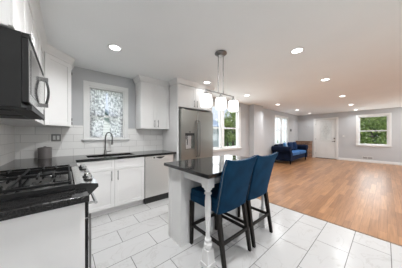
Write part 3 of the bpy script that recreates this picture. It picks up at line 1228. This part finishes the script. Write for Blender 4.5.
# range ---------------------------------------------------------------------------
r = T('gas_range', (-0.22, 1.68, 0), 'stainless gas range with black cast iron grates and chrome knobs', 'range')
ry0, ry1 = 1.299, 2.069
bm = NB()
box(bm, XL + 0.03, 0.085, ry0, ry1, 0.05, 0.895)
P('body', bm, 'black', r)
bm = NB()
box(bm, XL + 0.03, 0.045, ry0, ry1, 0.896, 0.922)
P('cooktop', bm, 'black_gloss', r, bevel=0.004)
for (a, b) in ((ry0, ry0 + 0.012), (ry1 - 0.012, ry1)):
    bm = NB()
    box(bm, XL + 0.03, 0.045, a, b, 0.9225, 0.947)
    P('cooktop_rim', bm, 'black', r, bevel=0.002, seg=1)
bm = NB()
prism(bm, [(0.046, 0.896), (0.046, 0.940), (0.075, 0.944), (0.170, 0.925), (0.172, 0.905), (0.120, 0.855), (0.086, 0.855), (0.086, 0.896)], lambda p, q, t: (p, t, q), ry0 + 0.006, ry1 - 0.006)
cp = P('control_panel', bm, 'steel_bright', r)
for (a, b) in ((ry0, ry0 + 0.005), (ry1 - 0.005, ry1)):
    bm = NB()
    prism(bm, [(0.046, 0.896), (0.046, 0.941), (0.075, 0.945), (0.172, 0.926), (0.174, 0.904), (0.121, 0.854), (0.086, 0.854), (0.086, 0.896)], lambda p, q, t: (p, t, q), a, b)
    P('end_cap', bm, 'black', cp)
for y in (1.42, 1.51, 1.88, 1.97):
    bm = NB()
    n = Vector((0.2, 0, 0.98)).normalized()
    c0 = Vector((0.125, y, 0.9345))
    tube(bm, [c0, c0 + n * 0.008], 0.028, 18)
    kb = P('knob', bm, 'black', cp)
    bm = NB()
    tube(bm, [c0 + n * 0.008, c0 + n * 0.012, c0 + n * 0.034, c0 + n * 0.037], [0.020, 0.022, 0.020, 0.015], 18)
    tag(P('knob_cap', bm, 'chrome', kb), 'chrome knob cap')
bm = NB()
box(bm, 0.125, 0.160, 1.63, 1.76, 0.9285, 0.9345)
P('display', bm, 'black_gloss', cp)
bm = NB()
box(bm, 0.086, 0.118, ry0 + 0.004, ry1 - 0.004, 0.25, 0.82)
od = P('oven_door', bm, 'black_gloss', r, bevel=0.004)
bm = NB()
tube(bm, [(0.165, ry0 + 0.05, 0.78), (0.165, ry1 - 0.05, 0.78)], 0.011, 12)
for y in (ry0 + 0.07, ry1 - 0.07):
    tube(bm, [(0.118, y, 0.78), (0.165, y, 0.78)], 0.009, 10)
tag(P('handle', bm, 'chrome', od), 'chrome bar handle')
bm = NB()
box(bm, 0.086, 0.112, ry0 + 0.004, ry1 - 0.004, 0.06, 0.24)
P('storage_drawer', bm, 'steel', r, bevel=0.004)
for y in (1.34, 2.03):
    for x in (-0.45, 0.04):
        bm = NB()
        tube(bm, [(x, y, 0), (x, y, 0.05)], 0.018, 10)
        P('foot', bm, 'black', r)
for y in (1.47, 1.90):
    for x, rr in ((-0.38, 0.04), (-0.11, 0.05)):
        bm = NB()
        lathe(bm, x, y, [(rr * 1.25, 0.9225), (rr * 1.2, 0.93), (rr * 0.9, 0.932)], 20)
        bu = P('burner', bm, 'nickel', r)
        bm = NB()
        lathe(bm, x, y, [(rr * 0.85, 0.932), (rr * 0.85, 0.941), (rr * 0.7, 0.943)], 20)
        P('burner_cap', bm, 'iron', bu)
for (a, b) in ((1.315, 1.680), (1.686, 2.052)):
    bm = NB()
    gz0, gz1 = 0.952, 0.968
    s = 0.012
    gx0, gx1 = -0.515, 0.030
    for y in (a, b - s):
        box(bm, gx0, gx1, y, y + s, gz0, gz1)
    for x in (gx0, -0.2485, gx1 - s):
        box(bm, x, x + s, a + s, b - s, gz0, gz1)
    for x in (-0.43, -0.35, -0.15, -0.07):
        box(bm, x - s / 2, x + s / 2, a + s, a + 0.115, gz0, gz1)
        box(bm, x - s / 2, x + s / 2, b - 0.115, b - s, gz0, gz1)
    for x in (gx0, -0.25, gx1 - s):
        for y in (a, b - s):
            box(bm, x, x + s, y, y + s, 0.9225, gz0)
    gr = P('grate', bm, 'iron', r, bevel=0.002, seg=1)
    for x in (-0.43, -0.35, -0.25, -0.15, -0.07):
        for y in (a + 0.006, b - 0.006):
            bm = NB()
            tube(bm, [(x, y, gz1), (x, y, gz1 + 0.006)], 0.006, 6)
            P('grate_glint', bm, 'nickel', gr)  # small nickel pips stand in for highlights on the grate bars

# ------------------------------------------------------------------ island
IX0, IX1, IY0, IY1 = 0.945, 2.205, 1.005, 1.83
bm = NB()
box(bm, IX0, IX1, IY0, IY1, CT0, CT1)
o = P('countertop', bm, 'granite', bevel=0.005)
tag(o, 'rectangular black granite countertop on the white island with blue stools', 'countertop')
r = T('kitchen_island', (1.56, 1.5, 0), 'white kitchen island with cabinet, apron and two turned legs', 'island')
bm = NB()
box(bm, 0.99, 2.14, 1.50, 1.775, 0.0, CT0 - 0.001)
P('body', bm, 'cab', r)
bm = NB()
box(bm, 0.984, 0.99, 1.50, 1.56, 0.0, CT0 - 0.001)
box(bm, 0.984, 0.99, 1.72, 1.775, 0.0, CT0 - 0.001)
P('corner_trim', bm, 'cab', r)
Ti = frame_T(2.14, 1.775, PI)
shaker(r, Ti, 0.005, 0.575, 0.11, CT0 - 0.01, handle=('v', 0.53, 0.7))
shaker(r, Ti, 0.575, 1.145, 0.11, CT0 - 0.01, handle=('v', 0.62, 0.7))
LY = 1.115
LX = (1.045, 2.10)
hw = 0.043
bm = NB()
az0 = 0.775
box(bm, LX[0] + hw, LX[1] - hw, LY - 0.01, LY + 0.012, az0, CT0 - 0.001)
P('apron', bm, 'cab', r)
for x in LX:
    bm = NB()
    box(bm, x - 0.01, x + 0.012, LY + hw, 1.499, az0, CT0 - 0.001)
    P('apron', bm, 'cab', r)
prof = [(0.030, 0.165), (0.036, 0.18), (0.042, 0.20), (0.040, 0.222), (0.026, 0.235), (0.024, 0.242), (0.033, 0.250), (0.033, 0.262),
        (0.024, 0.272), (0.022, 0.30), (0.024, 0.36), (0.027, 0.46), (0.030, 0.56), (0.031, 0.62), (0.027, 0.665), (0.023, 0.685),
        (0.035, 0.695), (0.036, 0.706), (0.025, 0.716), (0.024, 0.724), (0.038, 0.738), (0.041, 0.752), (0.041, 0.76)]
for x in LX:
    bm = NB()
    lathe(bm, x, LY, prof, 28)
    box(bm, x - hw, x + hw, LY - hw, LY + hw, 0.757, CT0 - 0.001)
    b2 = 0.052
    hexa(bm, [(x - b2, LY - b2, 0), (x + b2, LY - b2, 0), (x + b2, LY + b2, 0), (x - b2, LY + b2, 0)],
         [(x - b2, LY - b2, 0.045), (x + b2, LY - b2, 0.045), (x + b2, LY + b2, 0.045), (x - b2, LY + b2, 0.045)])
    b3, b4 = 0.046, 0.038
    hexa(bm, [(x - b3, LY - b3, 0.045), (x + b3, LY - b3, 0.045), (x + b3, LY + b3, 0.045), (x - b3, LY + b3, 0.045)],
         [(x - b4, LY - b4, 0.168), (x + b4, LY - b4, 0.168), (x + b4, LY + b4, 0.168), (x - b4, LY + b4, 0.168)])
    tag(P('leg', bm, 'cab', r, smooth=30), 'white turned leg')

# ------------------------------------------------------------------ bar stools
G = 'blue velvet counter stools at the island'


def make_stool():
    r = T('bar_stool', (0, 0, 0), 'blue velvet counter stool with dark legs, the nearer of two at the island', 'bar stool', G)
    # local: faces +Y. seat y -0.02..0.50 ; x -0.23..0.23
    hw = 0.222
    bm = NB()
    box(bm, -hw, hw, 0.03, 0.50, 0.50, 0.60)
    box(bm, -hw + 0.004, hw - 0.004, 0.04, 0.496, 0.575, 0.645)
    P('seat', bm, 'velvet', r, bevel=0.022, seg=4)
    # backrest shell
    nx, nz = 16, 18
    bm = NB()

    def pt(u, v, side):
        x = u * (hw + 0.021 * v * v)
        ztop = 1.018 + 0.028 * abs(u) ** 2.5
        z = 0.50 + (ztop - 0.50) * v
        y = 0.02 - 0.105 * v - 0.02 * max(0, v - 0.75) * 4 * (0.4 + 0.6 * abs(u) ** 3)
        y += 0.028 * abs(u) ** 2.2 * (1 - 0.9 * v)       # wraps the sitter low down
        thick = 0.058 - 0.014 * v
        if side:
            y += thick
        return Vector((x, y, z))
    grid = {}
    for s in (0, 1):
        for i in range(nx + 1):
            for j in range(nz + 1):
                grid[s, i, j] = bm.verts.new(pt(-1 + 2 * i / nx, j / nz, s))
    for i in range(nx):
        for j in range(nz):
            bm.faces.new((grid[0, i, j], grid[0, i + 1, j], grid[0, i + 1, j + 1], grid[0, i, j + 1]))
            bm.faces.new((grid[1, i, j], grid[1, i, j + 1], grid[1, i + 1, j + 1], grid[1, i + 1, j]))
    for j in range(nz):
        bm.faces.new((grid[0, 0, j], grid[0, 0, j + 1], grid[1, 0, j + 1], grid[1, 0, j]))
        bm.faces.new((grid[0, nx, j], grid[1, nx, j], grid[1, nx, j + 1], grid[0, nx, j + 1]))
    for i in range(nx):
        bm.faces.new((grid[0, i, 0], grid[1, i, 0], grid[1, i + 1, 0], grid[0, i + 1, 0]))
        bm.faces.new((grid[0, i, nz], grid[0, i + 1, nz], grid[1, i + 1, nz], grid[1, i, nz]))
    bk = P('backrest', bm, 'velvet', r, bevel=0.008, seg=3, smooth=50)
    # piping and nail heads along the outer edge of the back
    bm = NB()
    path = [pt(-1, j / 60, 0) for j in range(0, 61)] + [pt(-1 + 2 * i / 46, 1, 0) for i in range(1, 47)] + [pt(1, 1 - j / 60, 0) for j in range(1, 61)]
    for k, p in enumerate(path):
        q = p + Vector((-math.copysign(0.0, p.x), 0.020 if abs(p.x) > hw - 0.001 else 0.012, 0.001 if k in range(61, 106) else 0))
        if k < 61:
            q.x -= 0.001
        elif k > 106:
            q.x += 0.001
        bmesh.ops.create_icosphere(bm, subdivisions=1, radius=0.003, matrix=Matrix.Translation(q))
    tag(P('nailhead_trim', bm, 'steel_bright', bk), 'row of small silver nail heads')
    L = 0.019
    # front legs straight, rear legs raked back
    tops = {}
    for sx in (-1, 1):
        x = sx * 0.207
        for (yt, yb) in ((0.475, 0.485), (0.06, -0.02)):
            bm = NB()
            a, b = 0.022, 0.016
            hexa(bm, [(x - b, yb - b, 0), (x + b, yb - b, 0), (x + b, yb + b, 0), (x - b, yb + b, 0)],
                 [(x - a, yt - a, 0.505), (x + a, yt - a, 0.505), (x + a, yt + a, 0.505), (x - a, yt + a, 0.505)])
            P('leg', bm, 'espresso', r, bevel=0.002, seg=1)
        bm = NB()
        box(bm, x - 0.010, x + 0.010, 0.03, 0.466, 0.205, 0.238)
        P('stretcher', bm, 'espresso', r, bevel=0.002, seg=1)
    for (y, z) in ((0.012, 0.215), (0.481, 0.20)):
        bm = NB()
        box(bm, -0.188, 0.188, y - 0.010, y + 0.010, z, z + 0.033)
        P('stretcher', bm, 'espresso', r, bevel=0.002, seg=1)
    return r


st = make_stool()
st.location = (1.322, 0.985, 0)
dup(st, (1.822, 0.985, 0), 'blue velvet counter stool with dark legs, the farther of two, nearer the living room')

# ------------------------------------------------------------------ pendant
r = T('pendant_light', (1.69, 1.535, 1.62), 'brushed nickel linear pendant with three white glass shades over the island', 'pendant light')
PX, PY, BZ = 1.69, 1.535, 1.857
bm = NB()
prof = [(0.085, H - 0.004), (0.088, H - 0.012), (0.07, H - 0.028), (0.02, H - 0.034)]
rings = []
lathe(bm, PX, PY, [(a_, b_) for a_, b_ in prof], 28)
P('canopy', bm, 'nickel', r)
for dx in (-0.052, 0.052):
    bm = NB()
    tube(bm, [(PX + dx, PY, BZ), (PX + dx, PY, H - 0.03)], 0.0055, 10)
    P('rod', bm, 'nickel', r)
bm = NB()
tube(bm, [(PX - 0.295, PY, BZ), (PX + 0.295, PY, BZ)], 0.0085, 12)
P('crossbar', bm, 'nickel', r)
for dx in (-0.285, 0.0, 0.285):
    bm = NB()
    x = PX + dx
    prof = [(0.020, 1.625), (0.060, 1.628), (0.073, 1.640), (0.078, 1.665), (0.079, 1.72), (0.077, 1.765), (0.070, 1.788), (0.045, 1.796), (0.024, 1.798)]
    lathe(bm, x, PY, prof, 32)
    sh = P('glass_shade', bm, 'opal', r, smooth=60)
    tag(sh, 'white opal glass shade')
    bm = NB()
    lathe(bm, x, PY, [(0.028, 1.7985), (0.028, 1.815), (0.014, 1.825), (0.012, BZ - 0.006)], 20)
    P('socket', bm, 'nickel', sh)

# ------------------------------------------------------------------ recessed lights
GL = 'recessed ceiling lights'


def make_can():
    r = T('recessed_light', (0, 0, H), 'x', 'recessed light', GL)
    bm = NB()
    n = 28
    prof = [(0.062, 0), (0.088, 0), (0.086, -0.004), (0.066, -0.006)]
    rings = [[bm.verts.new((a * math.cos(2 * PI * k / n), a * math.sin(2 * PI * k / n), H + z - 0.0005)) for k in range(n)] for a, z in prof]
    for i in range(4):
        for k in range(n):
            l = (k + 1) % n
            bm.faces.new((rings[i][k], rings[i][l], rings[(i + 1) % 4][l], rings[(i + 1) % 4][k]))
    P('trim_ring', bm, 'trim', r)
    bm = NB()
    lathe(bm, 0, 0, [(0.0, H - 0.005), (0.062, H - 0.005), (0.062, H - 0.001), (0.0, H - 0.001)][1:3], n)
    P('lens', bm, 'lens', r)
    d = bpy.data.lights.new('lamp_light', 'AREA')
    d.shape = 'DISK'
    d.size = 0.11
    d.energy = CAN_POWER
    d.spread = math.radians(145)
    d.color = (0.95, 0.98, 1.0)
    lo = bpy.data.objects.new('lamp_light', d)
    lo.location = (0, 0, -0.012)
    lo.parent = r
    C.objects.link(lo)
    return r


cans = [
    (0.505, 2.37, 'recessed ceiling light over the kitchen in front of the sink window'),
    (2.40, 2.60, 'recessed ceiling light just left of the pendant, above the refrigerator front'),
    (4.07, 2.66, 'recessed ceiling light just right of the pendant, in front of the dining window'),
    (6.17, 2.68, 'recessed ceiling light beyond the wall pier, second in the window-side row'),
    (8.20, 2.68, 'recessed ceiling light above the sofa in front of the living room windows'),
    (10.05, 2.68, 'recessed ceiling light nearest the far corner, left of the front door'),
    (2.45, 0.80, 'largest recessed ceiling light on the right, nearest the viewer'),
    (4.18, 0.83, 'recessed ceiling light second nearest in the right-hand row'),
    (6.33, 0.84, 'recessed ceiling light third in the right-hand row toward the far window'),
    (8.36, 0.86, 'recessed ceiling light fourth in the right-hand row toward the far window'),
    (10.2, 0.90, 'recessed ceiling light last in the right-hand row, above the far window'),
]
cn = make_can()
for i, (x, y, lab) in enumerate(cans):
    if i == 0:
        cn.location = (x, y, H)
        cn['label'] = lab
    else:
        q = dup(cn, (x, y, H), lab)
        for ch in q.children:           # each lamp on its own dimmer level
            if ch.type == 'LIGHT':
                ch.data = ch.data.copy()
                ch.data.energy = DIM[i]

# ------------------------------------------------------------------ sofa
r = T('sofa', (8.35, 3.0, 0), 'navy blue velvet sofa with rolled arms under the living room windows', 'sofa')
sx0, sx1, sy0, sy1 = 7.28, 9.42, 2.60, 3.42
bm = NB()
box(bm, sx0 + 0.17, sx1 - 0.17, sy0 + 0.04, sy1 - 0.05, 0.15, 0.36)
P('base', bm, 'sofa', r, bevel=0.02, seg=3)


def arm(xa, s):
    """outline in XZ; s=+1: roll goes to -x side"""
    pts = [(0.0, 0.15), (0.0, 0.50)]
    cxr, czr, rr = -0.06, 0.64, 0.135
    for i in range(15):
        an = math.radians(235 - 270 * i / 14)
        pts.append((cxr + 0.075 + rr * math.cos(an), czr + rr * math.sin(an)))
    pts += [(0.215 if s > 0 else 0.165, 0.48), (0.215 if s > 0 else 0.165, 0.15)]
    bm = NB()
    prism(bm, pts, lambda p, q, t: (xa + s * p, t, q), sy0, sy1 - 0.03)
    return P('arm', bm, 'sofa', r, bevel=0.012, seg=3, smooth=50)


arm(sx0 - 0.05, 1)
arm(sx1, -1)
bm = NB()
pts = [(0.0, 0.15), (0.0, 0.62)]
for i in range(13):
    an = math.radians(200 - 200 * i / 12)
    pts.append((0.10 + 0.11 * math.cos(an), 0.74 + 0.10 * math.sin(an)))
pts += [(0.24, 0.40), (0.24, 0.15)]
prism(bm, pts, lambda p, q, t: (t, sy1 - p, q), sx0 + 0.168, sx1 - 0.168)
P('back', bm, 'sofa', r, bevel=0.01, seg=2, smooth=50)
n = 2
wc = (sx1 - sx0 - 0.35) / n
for k in range(n):
    bm = NB()
    a = sx0 + 0.175 + wc * k
    box(bm, a, a + wc - 0.004, sy0 + 0.0, sy1 - 0.25, 0.362, 0.50)
    tag(P('seat_cushion', bm, 'sofa_seat', r, bevel=0.045, seg=4, smooth=60), 'lighter blue seat cushion')
for x in (sx0 + 0.09, sx1 - 0.09, ):
    for y in (sy0 + 0.06, sy1 - 0.09):
        bm = NB()
        lathe(bm, x, y, [(0.016, 0), (0.022, 0.03), (0.034, 0.11), (0.03, 0.149)], 14)
        P('leg', bm, 'espresso', r)

GP = 'throw pillows on the navy sofa'


def pillow(x, y, z, rx, rz, m, lab, s=0.215):
    bm = NB()
    N = 12
    g = {}
    for side in (-1, 1):
        for i in range(N + 1):
            for j in range(N + 1):
                u = -1 + 2 * i / N
                v = -1 + 2 * j / N
                h = 0.075 * max(0.0, (1 - u ** 4)) ** 0.6 * max(0.0, (1 - v ** 4)) ** 0.6
                pinch = 1 - 0.06 * (1 - abs(v)) * abs(u)
                pinch2 = 1 - 0.06 * (1 - abs(u)) * abs(v)
                g[side, i, j] = bm.verts.new((u * s * pinch, side * (h + 0.002), v * s * pinch2 + s))
    for side in (-1, 1):
        for i in range(N):
            for j in range(N):
                bm.faces.new((g[side, i, j], g[side, i + 1, j], g[side, i + 1, j + 1], g[side, i, j + 1]))
    for i in range(N):
        for (a, b) in (((i, 0), (i + 1, 0)), ((i, N), (i + 1, N)), ((0, i), (0, i + 1)), ((N, i), (N, i + 1))):
            bm.faces.new((g[-1, a[0], a[1]], g[-1, b[0], b[1]], g[1, b[0], b[1]], g[1, a[0], a[1]]))
    bmesh.ops.rotate(bm, cent=(0, 0, 0), matrix=Matrix.Rotation(rx, 3, 'X'), verts=bm.verts)
    bmesh.ops.rotate(bm, cent=(0, 0, 0), matrix=Matrix.Rotation(rz, 3, 'Z'), verts=bm.verts)
    bmesh.ops.translate(bm, vec=(x, y, z), verts=bm.verts)
    o = P('throw_pillow', bm, m, smooth=80)
    tag(o, lab, 'pillow', GP)


pillow(7.88, 3.01, 0.502, -0.22, 0.15, 'pillow', 'bright blue throw pillow by the near left arm of the sofa')
pillow(8.50, 3.02, 0.502, -0.20, -0.1, 'navy_pillow', 'dark navy throw pillow right of the middle of the sofa')
pillow(8.97, 2.99, 0.502, -0.20, 0.1, 'navy_pillow', 'navy throw pillow at the far right arm of the sofa')

# ------------------------------------------------------------------ brick fireplace in the far corner
r = T('brick_fireplace', (XR - 0.17, 3.1, 0), 'low brown brick fireplace with wooden mantel shelf in the far corner', 'fireplace')
bm = NB()
bx = XR - 0.34
fy0, fy1 = 2.73, YB - 0.002
box(bm, bx, XR - 0.002, fy0, 2.90, 0, 0.87)
box(bm, bx, XR - 0.002, 3.30, fy1, 0, 0.87)
box(bm, bx, XR - 0.002, 2.90, 3.30, 0.62, 0.87)
box(bm, XR - 0.06, XR - 0.002, 2.90, 3.30, 0, 0.62)
P('surround', bm, 'brick', r)
bm = NB()
box(bm, bx - 0.03, XR - 0.002, fy0 - 0.03, fy1, 0.871, 0.93)
P('mantel', bm, 'stone', r, bevel=0.006)
bm = NB()
box(bm, XR - 0.085, XR - 0.062, 2.91, 3.29, 0.003, 0.61)
P('firebox', bm, 'black', r)

# ------------------------------------------------------------------ curtains
r = T('curtain_rod', (0.61, YB - 0.0, 2.10), 'thin dark curtain rod across the top of the sink window', 'curtain rod')
bm = NB()
tube(bm, [(0.325, YB + 0.02, 2.115), (0.892, YB + 0.02, 2.115)], 0.007, 10)
P('rod', bm, 'grey_plastic', r)
for x in (0.318, 0.899):
    bm = NB()
    lathe(bm, x, YB + 0.02, [(0.002, 2.106), (0.009, 2.11), (0.009, 2.12), (0.002, 2.124)], 10)
    P('bracket', bm, 'nickel', r)


def curtain(x0, x1, y, z0, z1, m, lab, grp, amp=0.006, waves=9, bot=None, name='curtain'):
    bm = NB()
    nx, nz = 60, 10
    rows = []
    for j in range(nz + 1):
        t = j / nz
        row = []
        for i in range(nx + 1):
            s = i / nx
            xe0 = x0 + (bot[0] - x0) * t if bot else x0
            xe1 = x1 + (bot[1] - x1) * t if bot else x1
            row.append(bm.verts.new((xe0 + (xe1 - xe0) * s, y + amp * math.sin(2 * PI * waves * s), z1 + (z0 - z1) * t)))
        rows.append(row)
    for j in range(nz):
        for i in range(nx):
            bm.faces.new((rows[j][i], rows[j][i + 1], rows[j + 1][i + 1], rows[j + 1][i]))
    o = P(name, bm, m, smooth=80)
    tag(o, lab, 'curtain', grp)
    return o


GC = 'lace curtains at the sink window'
curtain(0.335, 0.60, YB + 0.02, 1.225, 2.105, 'lace', 'left panel of grey patterned sheer lace curtain at sink window', GC, bot=(0.335, 0.53))
curtain(0.61, 0.882, YB + 0.02, 1.225, 2.105, 'lace', 'right panel of grey patterned sheer lace curtain at sink window', GC, bot=(0.66, 0.882))
GW = 'white sheers at the living room windows'
mc = (W3[0] + W3[1]) / 2
curtain(W3[0] + 0.03, W3[0] + 0.30, YB + 0.022, 0.83, 2.13, 'sheer', 'white sheer curtain at left edge of living room window', GW, waves=6)
curtain(mc - 0.30, mc - 0.06, YB + 0.022, 0.83, 2.13, 'sheer', 'white sheer curtain just left of the mullion in living room window', GW, waves=6)
curtain(mc + 0.06, mc + 0.30, YB + 0.022, 0.83, 2.13, 'sheer', 'white sheer curtain just right of the mullion in living room window', GW, waves=6)
curtain(W3[1] - 0.30, W3[1] - 0.03, YB + 0.022, 0.83, 2.13, 'sheer', 'white sheer curtain at right edge of living room window', GW, waves=6)

# ------------------------------------------------------------------ outside
GZ = -0.7
bm = NB()
box(bm, -40, 60, YB + TH + 0.02, 70, GZ - 0.1, GZ)
box(bm, XR + TH + 0.02, 60, -30, YB + TH + 0.02, GZ - 0.1, GZ)
box(bm, -40, XR + TH + 0.02, -30, YF - TH - 0.02, GZ - 0.1, GZ)
o = P('lawn', bm, 'grass', smooth=0)
tag(o, kind='structure')


def house(x0, x1, y0, y1, ze, zr, m, lab, wins, ridge='y'):
    r = T('neighbor_house', ((x0 + x1) / 2, (y0 + y1) / 2, GZ), lab, 'house')
    bm = NB()
    box(bm, x0, x1, y0, y1, GZ, ze)
    if ridge == 'y':
        xm = (x0 + x1) / 2
        prism(bm, [(x0, ze), (x1, ze), (xm, zr)], lambda p, q, t: (p, t, q), y0, y1)
    P('wall', bm, m, r, smooth=0)
    bm = NB()
    e = 0.35
    if ridge == 'y':
        xm = (x0 + x1) / 2
        sl = (zr - ze) / (xm - x0)
        for s in (-1, 1):
            xe = xm + s * (xm - x0 + e)
            pl = [(xm, zr + 0.02), (xe, ze - e * sl + 0.02), (xe, ze - e * sl + 0.17), (xm, zr + 0.17)]
            prism(bm, pl, lambda p, q, t: (p, t, q), y0 - e, y1 + e)
    else:
        ym = (y0 + y1) / 2
        sl = (zr - ze) / (ym - y0)
        for s in (-1, 1):
            ye = ym + s * (ym - y0 + e)
            pl = [(ym, zr + 0.02), (ye, ze - e * sl + 0.02), (ye, ze - e * sl + 0.17), (ym, zr + 0.17)]
            prism(bm, pl, lambda p, q, t: (t, p, q), x0 - e, x1 + e)
    P('roof', bm, 'shingle', r, smooth=0)
    for (a, b, c, d) in wins:
        bm = NB()
        box(bm, a - 0.08, b + 0.08, y0 - 0.05, y0 - 0.002, c - 0.08, c)
        box(bm, a - 0.08, b + 0.08, y0 - 0.05, y0 - 0.002, d, d + 0.08)
        box(bm, a - 0.08, a, y0 - 0.05, y0 - 0.002, c, d)
        box(bm, b, b + 0.08, y0 - 0.05, y0 - 0.002, c, d)
        wf = P('window', bm, 'trim', r)
        bm = NB()
        box(bm, a, b, y0 - 0.03, y0 - 0.01, c, d)
        P('pane', bm, 'black_gloss', wf)
    return r


house(-1.2, 2.6, 9.5, 15, 1.5, 3.1, 'lap_w', 'white sided house with grey gable roof seen through the sink window', [(0.55, 1.15, 0.2, 1.2)])
house(5.6, 9.25, 8.6, 15, 1.95, 3.6, 'lap_g', 'grey sided house with blue-grey roof seen through left pane of dining window', [], ridge='x')


def tree(x, y, zb, ht, cr, m, lab, n, leaf, cz=None, group='trees outside the windows', ntrunk=True, squash=1.0, kindname='tree'):
    r = T(kindname, (x, y, zb), lab, 'tree', group)
    rnd = random.Random(int(x * 100 + y * 37))
    cz = cz if cz is not None else zb + ht - cr * squash
    bm = NB()
    pts = [(x, y, zb), (x + 0.05, y, zb + (cz - zb) * 0.5), (x, y + 0.04, cz + cr * 0.3)]
    tube(bm, pts, [0.14, 0.11, 0.06], 8)
    for k in range(6):
        an = k * 2.4
        tube(bm, [(x, y, cz - cr * 0.4 + k * 0.1), (x + cr * 0.6 * math.cos(an), y + cr * 0.6 * math.sin(an), cz + cr * 0.3 * rnd.uniform(-0.2, 1))], [0.05, 0.02], 6)
    P('trunk', bm, 'bark', r)
    # clumps of leaves
    verts, faces = [], []
    clumps = []
    for k in range(60):
        while True:
            p = Vector((rnd.uniform(-1, 1), rnd.uniform(-1, 1), rnd.uniform(-1, 1)))
            if 0.3 < p.length < 1:
                break
        clumps.append((Vector((p.x * cr, p.y * cr, p.z * cr * squash)), rnd.uniform(0.22, 0.42) * cr))
    for k in range(n):
        c, rr = rnd.choice(clumps)
        d = Vector((rnd.gauss(0, 1), rnd.gauss(0, 1), rnd.gauss(0, 1))).normalized() * rr * rnd.uniform(0.5, 1)
        p = Vector((x, y, cz)) + c + d
        s = leaf * rnd.uniform(0.6, 1.3)
        a = Vector((rnd.gauss(0, 1), rnd.gauss(0, 1), rnd.gauss(0, 1))).normalized()
        b = a.cross(Vector((rnd.gauss(0, 1), rnd.gauss(0, 1), rnd.gauss(0, 1)))).normalized()
        i = len(verts)
        verts += [p - a * s, p + b * s * 0.5, p + a * s, p - b * s * 0.5]
        faces.append((i, i + 1, i + 2, i + 3))
    me = bpy.data.meshes.new('foliage')
    me.from_pydata([v - Vector((x, y, zb)) for v in verts], [], faces)
    me.materials.append(M[m])
    o = bpy.data.objects.new('foliage', me)
    C.objects.link(o)
    o.parent = r
    return r


# seen through the dining window
tree(11.5, 9.0, GZ, 4.6, 1.35, 'leaf', 'bright green leafy tree seen in the right pane of dining window', 5200, 0.09, cz=2.1)
tree(14.6, 12.2, GZ, 3.4, 1.3, 'leaf_d', 'smaller dark green tree behind the bright one in dining window', 3500, 0.09, cz=0.9)
# seen through far window
tree(15.6, 0.6, GZ, 5.0, 1.7, 'leaf', 'green leafy tree filling most of the far window', 8000, 0.10, cz=1.6)
tree(15.6, -3.9, GZ, 5.0, 1.6, 'leaf', 'green tree beyond the right edge of the far window', 5000, 0.10, cz=1.7)
tree(20.8, 1.2, GZ, 5.4, 2.0, 'leaf_d', 'dark green tree farther back behind the far window', 7000, 0.12, cz=1.9)

# pale branches near the sink window
tree(2.3, 7.0, GZ, 4.4, 1.1, 'leaf_p', 'pale grey-green tree in front of the white house in sink window', 3000, 0.07, cz=2.9)
tree(0.35, 6.6, GZ, 4.2, 0.7, 'leaf_p', 'small pale tree at the left side of the sink window', 1600, 0.06, cz=2.3)
